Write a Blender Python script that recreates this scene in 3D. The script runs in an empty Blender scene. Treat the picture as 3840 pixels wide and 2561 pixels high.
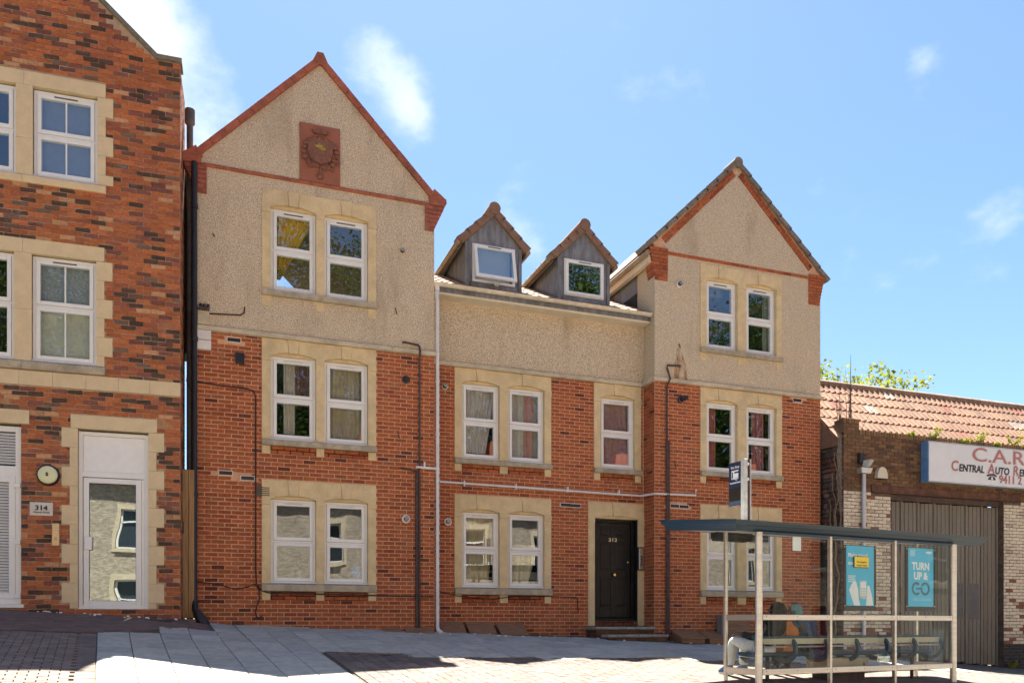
import bpy, bmesh, math, random
from mathutils import Vector, Matrix, Quaternion, noise as mnoise
random.seed(7)
R = math.radians
sc = bpy.context.scene
col = sc.collection

# ------------------------------------------------------------------ camera, sky, sun, exposure
cam_d = bpy.data.cameras.new("camera"); cam = bpy.data.objects.new("camera", cam_d); col.objects.link(cam)
cam.location = (0, 0, 0); cam.rotation_euler = (R(90), 0, R(-19.98))
cam_d.sensor_width = 36; cam_d.lens = 29.09; cam_d.shift_y = 0.2756
cam_d.clip_start = 0.1; cam_d.clip_end = 3000
sc.camera = cam
SUN = Vector((1.06, 4.70, 11.08)).normalized()
sun_d = bpy.data.lights.new("sun", "SUN"); sun_d.energy = 4.6; sun_d.angle = R(0.53); sun_d.color = (1.0, 0.945, 0.85)
sun = bpy.data.objects.new("sun", sun_d); col.objects.link(sun)
sun.rotation_mode = "QUATERNION"; sun.rotation_quaternion = SUN.to_track_quat("Z", "Y"); sun.location = SUN * 60

world = bpy.data.worlds.new("World"); sc.world = world; world.use_nodes = True
def build_world():
    nt = world.node_tree; nt.nodes.clear(); N = nt.nodes.new; L = nt.links.new
    out = N("ShaderNodeOutputWorld"); bg = N("ShaderNodeBackground"); bg.inputs[1].default_value = 0.05
    sky = N("ShaderNodeTexSky"); sky.sky_type = "NISHITA"; sky.sun_disc = False
    sky.sun_elevation = math.asin(SUN.z); sky.sun_rotation = math.atan2(SUN.x, SUN.y)
    sky.air_density = 1.0; sky.dust_density = 0.6; sky.ozone_density = 1.6
    tint = N("ShaderNodeMix"); tint.data_type = "RGBA"; tint.blend_type = "MULTIPLY"; tint.inputs[0].default_value = 1
    tint.inputs[7].default_value = (0.66, 0.76, 0.86, 1); L(sky.outputs[0], tint.inputs[6])
    tc = N("ShaderNodeTexCoord")
    # wispy clouds: fractal noise on the view direction, gathered round a few bearings
    mp = N("ShaderNodeMapping"); mp.inputs["Scale"].default_value = (1, 1, 1.5); L(tc.outputs["Generated"], mp.inputs[0])
    n1 = N("ShaderNodeTexNoise"); n1.inputs["Scale"].default_value = 7; n1.inputs["Detail"].default_value = 9; n1.inputs["Roughness"].default_value = 0.58
    L(mp.outputs[0], n1.inputs["Vector"])
    n2 = N("ShaderNodeTexNoise"); n2.inputs["Scale"].default_value = 1.7; n2.inputs["Detail"].default_value = 2; L(mp.outputs[0], n2.inputs["Vector"])
    def math_(op, a, b=None, c=None):
        m = N("ShaderNodeMath"); m.operation = op
        for i, x in enumerate((a, b, c)):
            if x is None: continue
            if isinstance(x, (int, float)): m.inputs[i].default_value = x
            else: L(x, m.inputs[i])
        return m.outputs[0]
    tot = math_("MULTIPLY", math_("SUBTRACT", n2.outputs[0], 0.74), 1.6)
    th = R(19.98); c_, s_ = math.cos(th), math.sin(th)
    # bearing (azimuth right of the camera axis, elevation) of each cloud bank, its size, its weight
    for az, el, rad, w in CLOUDS:
        a = th + R(az); d = Vector((math.sin(a) * math.cos(R(el)), math.cos(a) * math.cos(R(el)), math.sin(R(el))))
        vm = N("ShaderNodeVectorMath"); vm.operation = "DISTANCE"; L(tc.outputs["Generated"], vm.inputs[0]); vm.inputs[1].default_value = d
        q = math_("POWER", math_("DIVIDE", vm.outputs["Value"], rad), 2.0)
        e = math_("MULTIPLY", math_("POWER", 2.718, math_("MULTIPLY", q, -1.0)), w)
        tot = math_("ADD", math_("MAXIMUM", tot, -0.35), e)
    dens = math_("ADD", math_("MULTIPLY", math_("SUBTRACT", n1.outputs[0], 0.5), 2.2), tot)
    mr = N("ShaderNodeMapRange"); mr.interpolation_type = "SMOOTHSTEP"; L(dens, mr.inputs[0])
    mr.inputs[1].default_value = 0.0; mr.inputs[2].default_value = 0.75; mr.inputs[3].default_value = 0; mr.inputs[4].default_value = 0.93
    cl = N("ShaderNodeMix"); cl.data_type = "RGBA"; L(mr.outputs[0], cl.inputs[0]); L(tint.outputs[2], cl.inputs[6])
    cl.inputs[7].default_value = CLOUD_COL
    L(cl.outputs[2], bg.inputs[0]); L(bg.outputs[0], out.inputs[0])
CLOUDS = [(-23.5, 31, 0.085, 0.75), (-20.5, 24, 0.06, 0.62), (-27, 36, 0.07, 0.70), (-8.6, 34.0, 0.050, 0.80), (-6.5, 31.0, 0.036, 0.66),
          (31, 27.5, 0.035, 0.50), (31, 23.0, 0.040, 0.62), (28, 11.3, 0.035, 0.60), (26, 31, 0.022, 0.34)]
CLOUD_COL = (4.2, 4.6, 5.0, 1)
build_world()
sc.view_settings.view_transform = "Standard"; sc.view_settings.look = "None"
sc.view_settings.gamma = 1.0; sc.view_settings.exposure = 2.4; sc.view_settings.use_curve_mapping = False
sc.render.engine = "CYCLES"
sc.cycles.use_denoising = True; sc.cycles.max_bounces = 8; sc.cycles.diffuse_bounces = 4; sc.cycles.glossy_bounces = 4
sc.cycles.transparent_max_bounces = 16; sc.cycles.transmission_bounces = 4; sc.cycles.sample_clamp_indirect = 6
sc.cycles.caustics_reflective = False; sc.cycles.caustics_refractive = False

# ------------------------------------------------------------------ materials
def _nt(name):
    m = bpy.data.materials.new(name); m.use_nodes = True; nt = m.node_tree
    b = nt.nodes["Principled BSDF"]; return m, nt, b
def _noise(nt, scale, detail=4, rough=0.55, stretch=None, obj=False):
    N = nt.nodes.new; L = nt.links.new
    if obj: co = N("ShaderNodeTexCoord").outputs["Object"]
    else: co = N("ShaderNodeNewGeometry").outputs["Position"]
    if stretch:
        mp = N("ShaderNodeMapping"); mp.inputs["Scale"].default_value = stretch; L(co, mp.inputs[0]); co = mp.outputs[0]
    t = N("ShaderNodeTexNoise"); t.inputs["Scale"].default_value = scale; t.inputs["Detail"].default_value = detail
    t.inputs["Roughness"].default_value = rough; L(co, t.inputs["Vector"]); return t.outputs[0]
def _ramp(nt, fac, lo, hi, a=0.0, b=1.0):
    mr = nt.nodes.new("ShaderNodeMapRange"); nt.links.new(fac, mr.inputs[0]); mr.interpolation_type = "SMOOTHSTEP"
    for i, v in enumerate((lo, hi, a, b)): mr.inputs[i + 1].default_value = v
    return mr.outputs[0]
def _mix(nt, fac, a, b, mode="MIX"):
    m = nt.nodes.new("ShaderNodeMix"); m.data_type = "RGBA"; m.blend_type = mode
    for sock, v in ((0, fac), (6, a), (7, b)):
        if isinstance(v, (int, float)): m.inputs[sock].default_value = v
        elif isinstance(v, tuple): m.inputs[sock].default_value = v if len(v) == 4 else (*v, 1)
        else: nt.links.new(v, m.inputs[sock])
    return m.outputs[2]
def _bump(nt, b, h, strength=0.3, dist=0.01):
    bp = nt.nodes.new("ShaderNodeBump"); bp.inputs["Strength"].default_value = strength; bp.inputs["Distance"].default_value = dist
    nt.links.new(h, bp.inputs["Height"]); nt.links.new(bp.outputs[0], b.inputs["Normal"])
def _mul(nt, a, b):
    m = nt.nodes.new("ShaderNodeMath"); m.operation = "MULTIPLY"
    for i, v in enumerate((a, b)):
        if isinstance(v, (int, float)): m.inputs[i].default_value = v
        else: nt.links.new(v, m.inputs[i])
    return m.outputs[0]
MATS = {}
def mat(name, c=None, rough=0.6, metal=0.0, var=0.12, scale=9, dirt=0.0, dirt_c=(0.05, 0.045, 0.035), bump=0.0, stretch=None, tint=None, fine=60, spec=0.5, obj=False):
    """plain surface with mottled colour, patchy dirt and fine relief; tint = 'obj' (object colour) or 'attr' (per-face colour)"""
    if name in MATS: return MATS[name]
    m, nt, b = _nt(name)
    if tint == "obj":
        base = nt.nodes.new("ShaderNodeObjectInfo").outputs["Color"]
    elif tint == "attr":
        a = nt.nodes.new("ShaderNodeAttribute"); a.attribute_name = "tint"; base = a.outputs["Color"]
    else: base = (*c, 1)
    n = _noise(nt, scale, 5, 0.6, stretch, obj)
    v = _ramp(nt, n, 0.3, 0.7, 1 - var, 1 + var)
    cc = nt.nodes.new("ShaderNodeCombineColor")
    for i in range(3): nt.links.new(v, cc.inputs[i])
    colr = _mix(nt, 1.0, base, cc.outputs[0], "MULTIPLY")
    f = _noise(nt, fine, 3, 0.6, None, obj)
    v2 = _ramp(nt, f, 0.3, 0.7, 1 - var * 0.7, 1 + var * 0.7); cc2 = nt.nodes.new("ShaderNodeCombineColor")
    for i in range(3): nt.links.new(v2, cc2.inputs[i])
    colr = _mix(nt, 1.0, colr, cc2.outputs[0], "MULTIPLY")
    if dirt:
        d = _noise(nt, 1.3, 6, 0.65, (1, 1, 0.45), obj)
        colr = _mix(nt, _ramp(nt, d, 0.48, 0.78, 0, dirt), colr, dirt_c)
    nt.links.new(colr, b.inputs["Base Color"]); b.inputs["Roughness"].default_value = rough; b.inputs["Metallic"].default_value = metal
    b.inputs["Specular IOR Level"].default_value = spec
    if bump: _bump(nt, b, f, bump, 0.004)
    MATS[name] = m; return m
def mat_brick(name, tint, soot=0.35, soot_c=(0.05, 0.028, 0.022), white=0.0, lowdirt=None):
    m, nt, b = _nt(name)
    if tint == "obj": base = nt.nodes.new("ShaderNodeObjectInfo").outputs["Color"]
    else:
        a = nt.nodes.new("ShaderNodeAttribute"); a.attribute_name = "tint"; base = a.outputs["Color"]
    n = _noise(nt, 26, 5, 0.7); v = _ramp(nt, n, 0.28, 0.72, 0.74, 1.22); cc = nt.nodes.new("ShaderNodeCombineColor")
    for i in range(3): nt.links.new(v, cc.inputs[i])
    colr = _mix(nt, 1.0, base, cc.outputs[0], "MULTIPLY")
    d = _noise(nt, 0.9, 7, 0.68, (1, 1, 0.55)); colr = _mix(nt, _ramp(nt, d, 0.52, 0.74, 0, soot), colr, soot_c)
    if white:
        w = _noise(nt, 2.6, 8, 0.72, (1, 1, 1.4)); colr = _mix(nt, _ramp(nt, w, 0.56, 0.72, 0, white), colr, (0.50, 0.42, 0.36))
    nt.links.new(colr, b.inputs["Base Color"]); b.inputs["Roughness"].default_value = 0.88; b.inputs["Specular IOR Level"].default_value = 0.25
    _bump(nt, b, _noise(nt, 70, 3), 0.35, 0.004); MATS[name] = m; return m
def mat_render(name, c, dark):
    """pebbledash: light and dark chips in a sandy ground, weather stains that run downwards"""
    m, nt, b = _nt(name)
    n1 = _noise(nt, 62, 3, 0.6); n2 = _noise(nt, 105, 2, 0.6); n3 = _noise(nt, 2.2, 5, 0.6)
    colr = _mix(nt, _ramp(nt, n1, 0.44, 0.57, 0, 1.0), tuple(x * 0.58 for x in c), tuple(min(1, x * 1.20) for x in c))
    colr = _mix(nt, _ramp(nt, n2, 0.52, 0.66, 0, 0.75), colr, tuple(min(1, x * 1.35) for x in c))
    colr = _mix(nt, _ramp(nt, n2, 0.42, 0.30, 0, 0.6), colr, tuple(x * 0.45 for x in c))
    st = _noise(nt, 1.0, 6, 0.65, (1.5, 1.5, 0.36)); colr = _mix(nt, _ramp(nt, st, 0.50, 0.74, 0, 0.5), colr, dark)
    colr = _mix(nt, _ramp(nt, n3, 0.35, 0.7, 0, 0.22), colr, (c[0] * 1.05, c[1] * 0.93, c[2] * 0.78))
    nt.links.new(colr, b.inputs["Base Color"]); b.inputs["Roughness"].default_value = 0.95; b.inputs["Specular IOR Level"].default_value = 0.15
    _bump(nt, b, n1, 0.9, 0.012); MATS[name] = m; return m
def mat_glass(name, refl=0.30, tint=(0.80, 0.86, 0.85), wav=0.0022, wscale=1.6, rough=0.0):
    """window pane: see-through with the street mirrored in it, slightly wavy"""
    m = bpy.data.materials.new(name); m.use_nodes = True; nt = m.node_tree; nt.nodes.clear(); N = nt.nodes.new; L = nt.links.new
    out = N("ShaderNodeOutputMaterial"); tr = N("ShaderNodeBsdfTransparent"); tr.inputs[0].default_value = (*tint, 1)
    gl = N("ShaderNodeBsdfGlossy"); gl.inputs["Roughness"].default_value = rough; gl.inputs[0].default_value = (0.97, 0.99, 0.98, 1)
    fr = N("ShaderNodeLayerWeight"); fr.inputs[0].default_value = 0.5
    pw = N("ShaderNodeMath"); pw.operation = "POWER"; L(fr.outputs["Facing"], pw.inputs[0]); pw.inputs[1].default_value = 4.5
    ad = N("ShaderNodeMath"); ad.operation = "MULTIPLY_ADD"; L(pw.outputs[0], ad.inputs[0]); ad.inputs[1].default_value = 0.8; ad.inputs[2].default_value = refl; ad.use_clamp = True
    mx = N("ShaderNodeMixShader"); L(ad.outputs[0], mx.inputs[0]); L(tr.outputs[0], mx.inputs[1]); L(gl.outputs[0], mx.inputs[2]); L(mx.outputs[0], out.inputs[0])
    if wav:
        bp = N("ShaderNodeBump"); bp.inputs["Strength"].default_value = 1.0; bp.inputs["Distance"].default_value = wav
        L(_noise(nt, wscale, 1, 0.4), bp.inputs["Height"]); L(bp.outputs[0], gl.inputs["Normal"])
    MATS[name] = m; return m
def mat_leaf(name, c1, c2):
    m = bpy.data.materials.new(name); m.use_nodes = True; nt = m.node_tree; nt.nodes.clear(); N = nt.nodes.new; L = nt.links.new
    out = N("ShaderNodeOutputMaterial"); n = _noise(nt, 3.0, 3); colr = _mix(nt, _ramp(nt, n, 0.35, 0.65), c1, c2)
    df = N("ShaderNodeBsdfDiffuse"); L(colr, df.inputs[0]); tl = N("ShaderNodeBsdfTranslucent"); L(colr, tl.inputs[0])
    mx = N("ShaderNodeMixShader"); mx.inputs[0].default_value = 0.42; L(df.outputs[0], mx.inputs[1]); L(tl.outputs[0], mx.inputs[2]); L(mx.outputs[0], out.inputs[0])
    MATS[name] = m; return m

# ------------------------------------------------------------------ mesh building
ABS = {}
class Frame:
    """a rotated building frame: local x along the frontage, y into the plot"""
    def __init__(s, o=(0, 0, 0), rz=0.0): s.o = Vector(o); s.rz = rz; s.m = Matrix.Rotation(rz, 3, "Z")
    def w(s, p): return s.o + s.m @ Vector(p)
    def loc(s, p): return s.m.inverted() @ (Vector(p) - s.o)
WORLD = Frame()
def tag(o, label=None, cat=None, group=None, kind=None):
    if label: o["label"] = label
    if cat: o["category"] = cat
    if group: o["group"] = group
    if kind: o["kind"] = kind
    return o
def empty(name, base, frame=WORLD, rz=0.0, label=None, cat=None, group=None, kind=None):
    o = bpy.data.objects.new(name, None); col.objects.link(o); o.empty_display_size = 0.2
    o.location = frame.w(base); o.rotation_euler = (0, 0, frame.rz); ABS[o.name] = Vector(base)
    return tag(o, label, cat, group, kind)
class MB:
    def __init__(s): s.v = []; s.f = []; s.c = []; s.cur = (1, 1, 1)
    def add(s, pts, faces):
        k = len(s.v); s.v += [tuple(p) for p in pts]; s.f += [tuple(i + k for i in f) for f in faces]; s.c += [s.cur] * len(faces); return s
    def box(s, x0, x1, y0, y1, z0, z1):
        return s.add([(x0, y0, z0), (x1, y0, z0), (x1, y1, z0), (x0, y1, z0), (x0, y0, z1), (x1, y0, z1), (x1, y1, z1), (x0, y1, z1)],
                     [(0, 3, 2, 1), (4, 5, 6, 7), (0, 1, 5, 4), (1, 2, 6, 5), (2, 3, 7, 6), (3, 0, 4, 7)])
    def bbox(s, x0, x1, y0, y1, z0, z1, b=0.004):
        """box whose front (low y) edges are chamfered"""
        return s.add([(x0, y0 + b, z0), (x1, y0 + b, z0), (x1, y1, z0), (x0, y1, z0), (x0, y0 + b, z1), (x1, y0 + b, z1), (x1, y1, z1), (x0, y1, z1),
                      (x0 + b, y0, z0 + b), (x1 - b, y0, z0 + b), (x1 - b, y0, z1 - b), (x0 + b, y0, z1 - b)],
                     [(0, 3, 2, 1), (4, 5, 6, 7), (1, 2, 6, 5), (2, 3, 7, 6), (3, 0, 4, 7), (8, 9, 10, 11), (0, 1, 9, 8), (1, 5, 10, 9), (5, 4, 11, 10), (4, 0, 8, 11)])
    def poly(s, pts): return s.add(pts, [tuple(range(len(pts)))])
    def prism(s, xz, y0, y1):
        """polygon in x,z (counter-clockwise seen from the street) extruded from y0 to y1"""
        n = len(xz); p = [(x, y0, z) for x, z in xz] + [(x, y1, z) for x, z in xz]
        return s.add(p, [tuple(range(n)), tuple(range(2 * n - 1, n - 1, -1))] + [(i, i + n, (i + 1) % n + n, (i + 1) % n) for i in range(n)])
    def prism_x(s, yz, x0, x1):
        n = len(yz); p = [(x0, y, z) for y, z in yz] + [(x1, y, z) for y, z in yz]
        return s.add(p, [tuple(range(n - 1, -1, -1)), tuple(range(n, 2 * n))] + [(i, (i + 1) % n, (i + 1) % n + n, i + n) for i in range(n)])
    def prism_z(s, xy, z0, z1):
        n = len(xy); p = [(x, y, z0) for x, y in xy] + [(x, y, z1) for x, y in xy]
        return s.add(p, [tuple(range(n - 1, -1, -1)), tuple(range(n, 2 * n))] + [(i, (i + 1) % n, (i + 1) % n + n, i + n) for i in range(n)])
    def tube(s, pts, r, n=8, caps=True):
        pts = [Vector(p) for p in pts]; rr = r if isinstance(r, (list, tuple)) else [r] * len(pts); k = len(s.v); up = None; V = []; F = []
        for i, p in enumerate(pts):
            d = (pts[min(i + 1, len(pts) - 1)] - pts[max(i - 1, 0)]).normalized()
            a = Vector((0, 0, 1)) if abs(d.z) < 0.9 else Vector((1, 0, 0))
            if up is not None and abs(up.dot(d)) < 0.95: a = up
            x = d.cross(a).normalized(); y = x.cross(d).normalized(); up = y
            V += [p + (x * math.cos(t) + y * math.sin(t)) * rr[i] for t in [2 * math.pi * j / n for j in range(n)]]
        for i in range(len(pts) - 1):
            F += [(i * n + j, i * n + (j + 1) % n, (i + 1) * n + (j + 1) % n, (i + 1) * n + j) for j in range(n)]
        if caps: F += [tuple(range(n - 1, -1, -1)), tuple(range((len(pts) - 1) * n, len(pts) * n))]
        return s.add(V, F)
    def lathe_y(s, prof, cx, cz, n=20):
        """profile of (radius, y) turned about an axis along y through (cx, cz)"""
        V = []; F = []
        for r, y in prof: V += [(cx + r * math.cos(2 * math.pi * j / n), y, cz + r * math.sin(2 * math.pi * j / n)) for j in range(n)]
        for i in range(len(prof) - 1): F += [(i * n + j, i * n + (j + 1) % n, (i + 1) * n + (j + 1) % n, (i + 1) * n + j) for j in range(n)]
        F += [tuple(range(n)), tuple(range(len(prof) * n - 1, (len(prof) - 1) * n - 1, -1))]
        return s.add(V, F)
    def lathe_z(s, prof, cx, cy, n=16):
        V = []; F = []
        for r, z in prof: V += [(cx + r * math.cos(2 * math.pi * j / n), cy + r * math.sin(2 * math.pi * j / n), z) for j in range(n)]
        for i in range(len(prof) - 1): F += [(i * n + j, i * n + (j + 1) % n, (i + 1) * n + (j + 1) % n, (i + 1) * n + j) for j in range(n)]
        F += [tuple(range(n - 1, -1, -1)), tuple(range((len(prof) - 1) * n, len(prof) * n))]
        return s.add(V, F)
    def map(s, fn, k0=0): s.v[k0:] = [tuple(fn(Vector(p))) for p in s.v[k0:]]; return s
    def mesh(s, name, origin=None, tint=False):
        o = origin or Vector((0, 0, 0)); me = bpy.data.meshes.new(name)
        me.from_pydata([(p[0] - o[0], p[1] - o[1], p[2] - o[2]) for p in s.v], [], s.f)
        if tint:
            a = me.color_attributes.new("tint", "FLOAT_COLOR", "CORNER"); data = []
            for poly, c in zip(me.polygons, s.c):
                for _ in poly.loop_indices: data += [c[0], c[1], c[2], 1.0]
            a.data.foreach_set("color", data)
        me.update(); return me
    def build(s, name, m, parent=None, frame=WORLD, smooth=False, tint=False, fix=True, label=None, cat=None, group=None, kind=None):
        lo = [min(p[i] for p in s.v) for i in range(3)]; hi = [max(p[i] for p in s.v) for i in range(3)]
        c = Vector(((lo[0] + hi[0]) / 2, (lo[1] + hi[1]) / 2, lo[2] if parent is None else (lo[2] + hi[2]) / 2))
        me = s.mesh(name, c, tint); me.materials.append(m)
        if fix:
            bm = bmesh.new(); bm.from_mesh(me); bmesh.ops.recalc_face_normals(bm, faces=bm.faces); bm.to_mesh(me); bm.free()
        if smooth:
            for p in me.polygons: p.use_smooth = True
            try: me.set_sharp_from_angle(angle=R(40))
            except Exception: pass
        return link(name, me, c, parent, frame, label, cat, group, kind)
def link(name, me, c, parent=None, frame=WORLD, label=None, cat=None, group=None, kind=None, rot=None, colr=None):
    o = bpy.data.objects.new(name, me); col.objects.link(o); c = Vector(c)
    if parent is not None: o.parent = parent; o.location = c - ABS[parent.name]
    else: o.location = frame.w(c); o.rotation_euler = (0, 0, frame.rz)
    if rot is not None:
        if isinstance(rot, Matrix): o.rotation_mode = "QUATERNION"; o.rotation_quaternion = rot.to_quaternion()
        else: o.rotation_euler = rot
    if colr is not None: o.color = (*colr, 1)
    ABS[o.name] = c
    return tag(o, label, cat, group, kind)
def lerp(t, x):
    if x <= t[0][0]: return t[0][1]
    for (a, b), (c, d) in zip(t, t[1:]):
        if x <= c: return b + (d - b) * (x - a) / (c - a)
    return t[-1][1]
def jit(c, a, r=random): k = 1 + r.uniform(-a, a); return tuple(max(0.0, min(1.0, x * k)) for x in c)
def text_mb(s, size, x, z, y, align="LEFT", bold=0.0, shear=0.0, depth=0.002, flip=1, sx=1.0):
    """lettering as thin solid faces on a plane that faces the street (low y)"""
    cu = bpy.data.curves.new("lettering", "FONT"); cu.body = s; cu.size = size; cu.align_x = align; cu.offset = bold; cu.shear = shear; cu.extrude = depth; cu.resolution_u = 3
    o = bpy.data.objects.new("lettering", cu); col.objects.link(o); dg = bpy.context.evaluated_depsgraph_get()
    me = bpy.data.meshes.new_from_object(o.evaluated_get(dg)); b = MB()
    b.add([(x + v.co.x * sx * flip, y - v.co.z, z + v.co.y) for v in me.vertices], [tuple(p.vertices) for p in me.polygons])
    bpy.data.objects.remove(o); bpy.data.meshes.remove(me); return b

# ------------------------------------------------------------------ wall pieces
def panel(mb, x0, x1, z0, z1, holes, y, thick):
    """front sheet with rectangular openings and their reveals"""
    xs = sorted({x0, x1, *[h for q in holes for h in q[:2] if x0 < h < x1]}); zs = sorted({z0, z1, *[h for q in holes for h in q[2:] if z0 < h < z1]})
    for a, b in zip(xs, xs[1:]):
        for c, d in zip(zs, zs[1:]):
            mx, mz = (a + b) / 2, (c + d) / 2
            if any(h[0] < mx < h[1] and h[2] < mz < h[3] for h in holes): continue
            mb.add([(a, y, c), (b, y, c), (b, y, d), (a, y, d)], [(0, 1, 2, 3)])
    for h in holes:
        a, b, c, d = max(h[0], x0), min(h[1], x1), max(h[2], z0), min(h[3], z1)
        mb.add([(a, y, c), (b, y, c), (b, y, d), (a, y, d), (a, y + thick, c), (b, y + thick, c), (b, y + thick, d), (a, y + thick, d)],
               [(0, 4, 5, 1), (1, 5, 6, 2), (2, 6, 7, 3), (3, 7, 4, 0)])
    return mb
BW, BH = 0.225, 0.075
def brick_cells(x0, x1, z0, z1, holes, zoff=0.0, bw=BW, bh=BH, joint=0.0135, xoff=0.0, top=None):
    """stretcher bond clipped round the openings: (x0, x1, z0, z1, whole)"""
    out = []; k0 = int(math.floor((z0 - zoff) / bh))
    for k in range(k0, int(math.ceil((z1 - zoff) / bh)) + 1):
        a = zoff + k * bh; b = a + bh - joint; mz = (a + b) / 2
        if mz < z0 or mz > z1: continue
        b = min(b, z1 - 0.004); a_ = max(a, z0)
        if b - a_ < 0.02: continue
        free = [(x0, x1 if top is None else min(x1, top(b)))]
        for h in holes:
            if h[2] - 0.012 < mz < h[3] + 0.012:
                nf = []
                for p, q in free:
                    if h[1] <= p or h[0] >= q: nf.append((p, q)); continue
                    if h[0] > p: nf.append((p, h[0]))
                    if h[1] < q: nf.append((h[1], q))
                free = nf
        off = xoff + (bw / 2 if k % 2 else 0)
        for p, q in free:
            j = int(math.floor((p - off) / bw))
            while off + j * bw < q:
                l, r_ = max(p, off + j * bw), min(q, off + (j + 1) * bw); j += 1
                if r_ - l < 0.035: continue
                out.append((l + joint / 2, r_ - joint / 2, a_, b, (r_ - l) > bw - 0.002 and b - a_ > bh - joint - 0.002))
    return out
def screen(p):
    """picture position (0..1) of a world point, to rank what shows largest"""
    x, y, z = p; c, s = math.cos(R(19.98)), math.sin(R(19.98)); r = x * c - y * s; d = x * s + y * c
    if d < 0.5: return None
    return ((1175 + 1900 * r / d) / 2351, (1432 - 1900 * z / d) / 1568, d)
def lay_bricks(root, cells, y, frame, colour, m_obj, m_stuff, limit=300, variants=4, name="brick", rough=0.003, avoid=None, stuff_name="brickwork", back=0.03):
    """the bricks that show largest become objects, the rest one joined part"""
    rank = []
    for i, c in enumerate(cells):
        w = frame.w(((c[0] + c[1]) / 2, y, (c[2] + c[3]) / 2)); s = screen(w)
        if c[4] and s and 0.0 < s[0] < 1 and 0 < s[1] < 1 and not (avoid and avoid(*s)): rank.append((s[2], i))
    rank.sort(); pick = {i for _, i in rank[:limit]}
    meshes = []; rr = random.Random(11)
    hw, hh = (BW - 0.011) / 2, (BH - 0.011) / 2
    if cells:
        c = next((c for c in cells if c[4]), cells[0]); hw, hh = (c[1] - c[0]) / 2, (c[3] - c[2]) / 2
    for _ in range(variants):
        b = MB().bbox(-hw, hw, 0, back, -hh, hh, 0.005); b.v = [(x + rr.uniform(-rough, rough), yy + rr.uniform(-rough, rough) * (yy < back), z + rr.uniform(-rough, rough)) for x, yy, z in b.v]
        me = b.mesh("brick"); me.materials.append(m_obj); meshes.append(me)
    st = MB()
    for i, c in enumerate(cells):
        colr = colour((c[0] + c[1]) / 2, (c[2] + c[3]) / 2); yj = y + rr.uniform(-0.002, 0.002)
        if i in pick:
            link(name, rr.choice(meshes), ((c[0] + c[1]) / 2, yj, (c[2] + c[3]) / 2), root, frame, colr=colr)
        else:
            st.cur = colr; k = len(st.v); st.bbox(c[0], c[1], yj, y + back, c[2], c[3], 0.004)
            if rough > 0.004: st.v[k:] = [(x + rr.uniform(-rough, rough), yy + rr.uniform(-rough, rough) * 0.6, z + rr.uniform(-rough, rough)) for x, yy, z in st.v[k:]]
    if st.v: st.build(stuff_name, m_stuff, root, frame, tint=True, fix=False, kind="stuff")
def stone(root, xz, y0, y1, name="stone", m=None, cham=0.0):
    return MB().prism(xz, y0, y1).build(name, m or M["stone"], root)
def rect(x0, x1, z0, z1): return [(x0, z0), (x1, z0), (x1, z1), (x0, z1)]
M = {}
M["stone"] = mat("sandstone", (0.63, 0.49, 0.275), 0.85, var=0.10, scale=5, dirt=0.30, dirt_c=(0.17, 0.14, 0.085), bump=0.15)
M["stone_clean"] = mat("cast stone", (0.64, 0.50, 0.30), 0.85, var=0.06, scale=6, dirt=0.08, dirt_c=(0.25, 0.2, 0.13), bump=0.12)
M["sill"] = mat("weathered sill stone", (0.40, 0.34, 0.24), 0.9, var=0.18, scale=7, dirt=0.55, dirt_c=(0.10, 0.09, 0.065), bump=0.25)
M["course"] = mat("string course stone", (0.52, 0.44, 0.30), 0.9, var=0.16, scale=4, dirt=0.55, dirt_c=(0.12, 0.105, 0.07), bump=0.2, stretch=(1, 1, 3))
M["mortar"] = mat("pinkish mortar", (0.60, 0.335, 0.20), 0.95, var=0.12, scale=12, dirt=0.25, dirt_c=(0.12, 0.08, 0.06), bump=0.2)
M["mortar_l"] = mat("buff mortar", (0.42, 0.30, 0.20), 0.95, var=0.14, scale=10, bump=0.2)
M["mortar_g"] = mat("dark old mortar", (0.12, 0.085, 0.06), 0.95, var=0.3, scale=10, bump=0.3)
M["render"] = mat_render("pebbledash", (0.60, 0.495, 0.355), (0.235, 0.19, 0.125))
M["brick_o"] = mat_brick("red brick", "obj", 0.30); M["brick_a"] = mat_brick("red brickwork", "attr", 0.30)
M["tumbled_o"] = mat_brick("tumbled brick", "obj", 0.12, white=0.22); M["tumbled_a"] = mat_brick("tumbled brickwork", "attr", 0.12, white=0.22)
M["old_o"] = mat_brick("sooty old brick", "obj", 0.75, (0.045, 0.03, 0.022)); M["old_a"] = mat_brick("sooty old brickwork", "attr", 0.75, (0.045, 0.03, 0.022))
M["paint_o"] = mat_brick("flaking painted brick", "obj", 0.25, (0.16, 0.075, 0.05)); M["paint_a"] = mat_brick("flaking painted brickwork", "attr", 0.25, (0.16, 0.075, 0.05))
M["terracotta"] = mat("terracotta", (0.34, 0.10, 0.052), 0.8, var=0.22, scale=6, dirt=0.75, dirt_c=(0.09, 0.05, 0.035), bump=0.12)
M["plaque"] = mat("red sandstone plaque", (0.30, 0.105, 0.06), 0.85, var=0.10, scale=5, dirt=0.25, dirt_c=(0.16, 0.075, 0.05), bump=0.15)
M["relief"] = mat("darkened carved sandstone", (0.20, 0.085, 0.055), 0.9, var=0.25, scale=20, bump=0.3)
M["lichen"] = mat("yellow lichen", (0.32, 0.24, 0.05), 0.95, var=0.3, scale=40)
M["upvc"] = mat("white plastic frame", (0.76, 0.76, 0.73), 0.35, var=0.03, scale=3, dirt=0.06, dirt_c=(0.45, 0.42, 0.36))
M["seal"] = mat("black rubber seal", (0.03, 0.03, 0.03), 0.6)
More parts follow.
